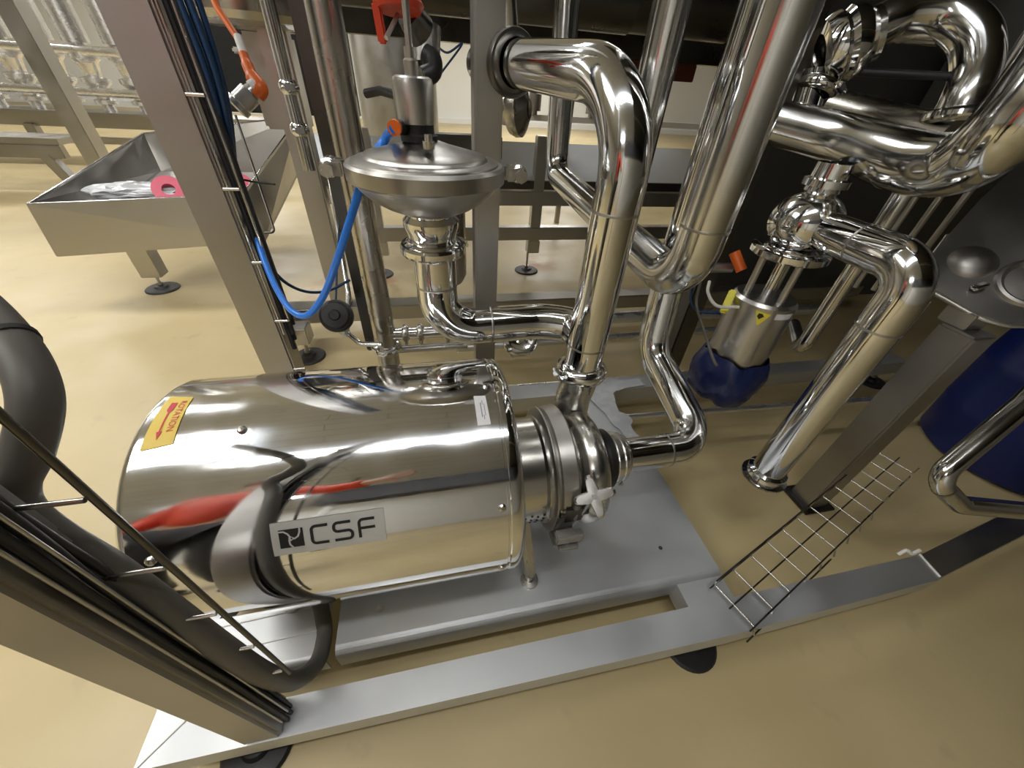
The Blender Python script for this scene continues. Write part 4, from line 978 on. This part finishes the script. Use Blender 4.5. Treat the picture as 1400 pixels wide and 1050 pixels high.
def skin(name, vs, es, rs, m_, par, root=0, lv=2):
    me = bpy.data.meshes.new(name); me.from_pydata([tuple(V(p) - V(par.location)) for p in vs], es, [])
    o = bpy.data.objects.new(name, me); C.objects.link(o)
    md = o.modifiers.new('skin', 'SKIN'); md.use_smooth_shade = True
    for i, v in enumerate(me.skin_vertices[0].data):
        r_ = rs[i]; v.radius = r_ if isinstance(r_, tuple) else (r_, r_); v.use_root = (i == root)
    sb = o.modifiers.new('sub', 'SUBSURF'); sb.levels = lv; sb.render_levels = lv
    bpy.context.view_layer.update()
    m2 = bpy.data.meshes.new_from_object(o.evaluated_get(bpy.context.evaluated_depsgraph_get()))
    bpy.data.objects.remove(o); m2.name = name; m2.materials.clear(); m2.materials.append(m_)
    for p in m2.polygons: p.use_smooth = True
    o = bpy.data.objects.new(name, m2); C.objects.link(o); o.parent = par; return o
SKIN = mat('skin', (.55, .33, .24), .5); JACK = mat('orange_red_jacket', (.62, .05, .014), .65, 0, 8, .05, .1); TROU = mat('black_trousers', (.015, .015, .018), .75)
HAIR = mat('dark_hair', (.03, .02, .015), .6)
bx_, by_ = -.95, -.36
pe = thing('person', 'person in an orange red jacket and black trousers seen only mirrored in the pump shroud', 'person', (bx_, by_, 0))
def q_(x, y, z): return (bx_ + x, by_ + y, z)
# joints: 0 pelvis 1 waist 2 chest 3 neck 4 head low 5 head mid 6 crown | right arm 7-10, left arm 11-14, legs 15-18, 19-22
J = [q_(0, 0, .96), q_(0, .01, 1.14), q_(0, .01, 1.38), q_(0, .02, 1.52), q_(.01, .04, 1.60), q_(.015, .05, 1.68), q_(.01, .04, 1.77),
     q_(.19, .02, 1.45), q_(.44, .10, 1.30), q_(.66, .26, 1.20), q_(.73, .30, 1.19),
     q_(-.19, .03, 1.45), q_(-.24, .02, 1.16), q_(-.20, .14, .93), q_(-.19, .17, .86),
     q_(.10, 0, .90), q_(.11, .03, .50), q_(.12, -.01, .09), q_(.13, .12, .04),
     q_(-.10, 0, .90), q_(-.12, .03, .50), q_(-.14, -.01, .09), q_(-.15, .12, .04)]
E_ = [(0, 1), (1, 2), (2, 3), (3, 4), (4, 5), (5, 6), (2, 7), (7, 8), (8, 9), (9, 10), (2, 11), (11, 12), (12, 13), (13, 14), (0, 15), (15, 16), (16, 17), (17, 18), (0, 19), (19, 20), (20, 21), (21, 22)]
RR = [.13, .125, .145, .055, .068, .088, .06, .065, .045, .030, .034, .065, .045, .030, .034, .085, .058, .042, .04, .085, .058, .042, .04]
# fingers grow out of the palms as part of the same body
for (pi, d0, side) in ((10, V((.8, .5, .1)).normalized(), V((0, .25, .95)).normalized()), (14, V((.1, .3, -.95)).normalized(), V((.25, .9, .3)).normalized())):
    c0 = V(J[pi])
    for k in range(5):
        off = side * ((k - 1.8) * .019) if k < 4 else side * -.040
        ln = (.034, .040, .038, .030, .024)[k]; dv_ = d0 if k < 4 else (d0 * .6 - side * .8).normalized()
        a_ = len(J); J += [tuple(c0 + off + d0 * (.042 if k < 4 else .005)), tuple(c0 + off + d0 * (.042 if k < 4 else .005) + dv_ * ln), tuple(c0 + off + d0 * (.042 if k < 4 else .005) + dv_ * ln * 1.8 + V((0, .008, -.012)))]
        E_ += [(pi, a_), (a_, a_ + 1), (a_ + 1, a_ + 2)]; RR += [.010, .009, .0075]
skin('body', J, E_, RR, SKIN, pe)
skin('jacket', [J[0], J[1], J[2], q_(0, .015, 1.50)] + [J[7], J[8], V(J[8]).lerp(V(J[9]), .9)] + [J[11], J[12], V(J[12]).lerp(V(J[13]), .9)], [(0, 1), (1, 2), (2, 3), (2, 4), (4, 5), (5, 6), (2, 7), (7, 8), (8, 9)],
     [.165, .155, .175, .075, .085, .065, .05, .085, .065, .05], JACK, pe)
skin('trousers', [q_(0, 0, .97), J[15], J[16], q_(.12, -.01, .12), J[19], J[20], q_(-.14, -.01, .12)], [(0, 1), (1, 2), (2, 3), (0, 4), (4, 5), (5, 6)], [.15, .105, .078, .065, .105, .078, .065], TROU, pe)
for sx in (1, -1): skin('shoe', [q_(sx * .125, -.05, .05), q_(sx * .135, .06, .045), q_(sx * .15, .17, .038)], [(0, 1), (1, 2)], [.052, .05, .042], BLK, pe)
hc = V(q_(.012, .045, 1.69))
mb = MB(); lump(mb, hc + V((-.004, -.018, .022)), .098, .105, .10, 3, 14); mb.build('hair', HAIR, pe)
for sx in (1, -1):
    MB().lathe([(-.012, .001), (-.008, .009), (0, .012), (.008, .009), (.012, .001)], hc + V((sx * .032, .088, .0)), (0, 1, 0), 14).build('eye', WHT, pe)
    MB().lathe([(-.006, .016), (0, .028), (.006, .016)], hc + V((sx * .094, -.005, -.01)), (1, 0, 0), 16).build('ear', SKIN, pe)
MB().sweep([hc + V((0, .088, .005)), hc + V((0, .112, -.028))], [.007, .014], 12).build('nose', SKIN, pe)
MB().sweep([hc + V((-.022, .085, -.052)), hc + V((0, .094, -.054)), hc + V((.022, .085, -.052))], .005, 8).build('mouth', REDI, pe)
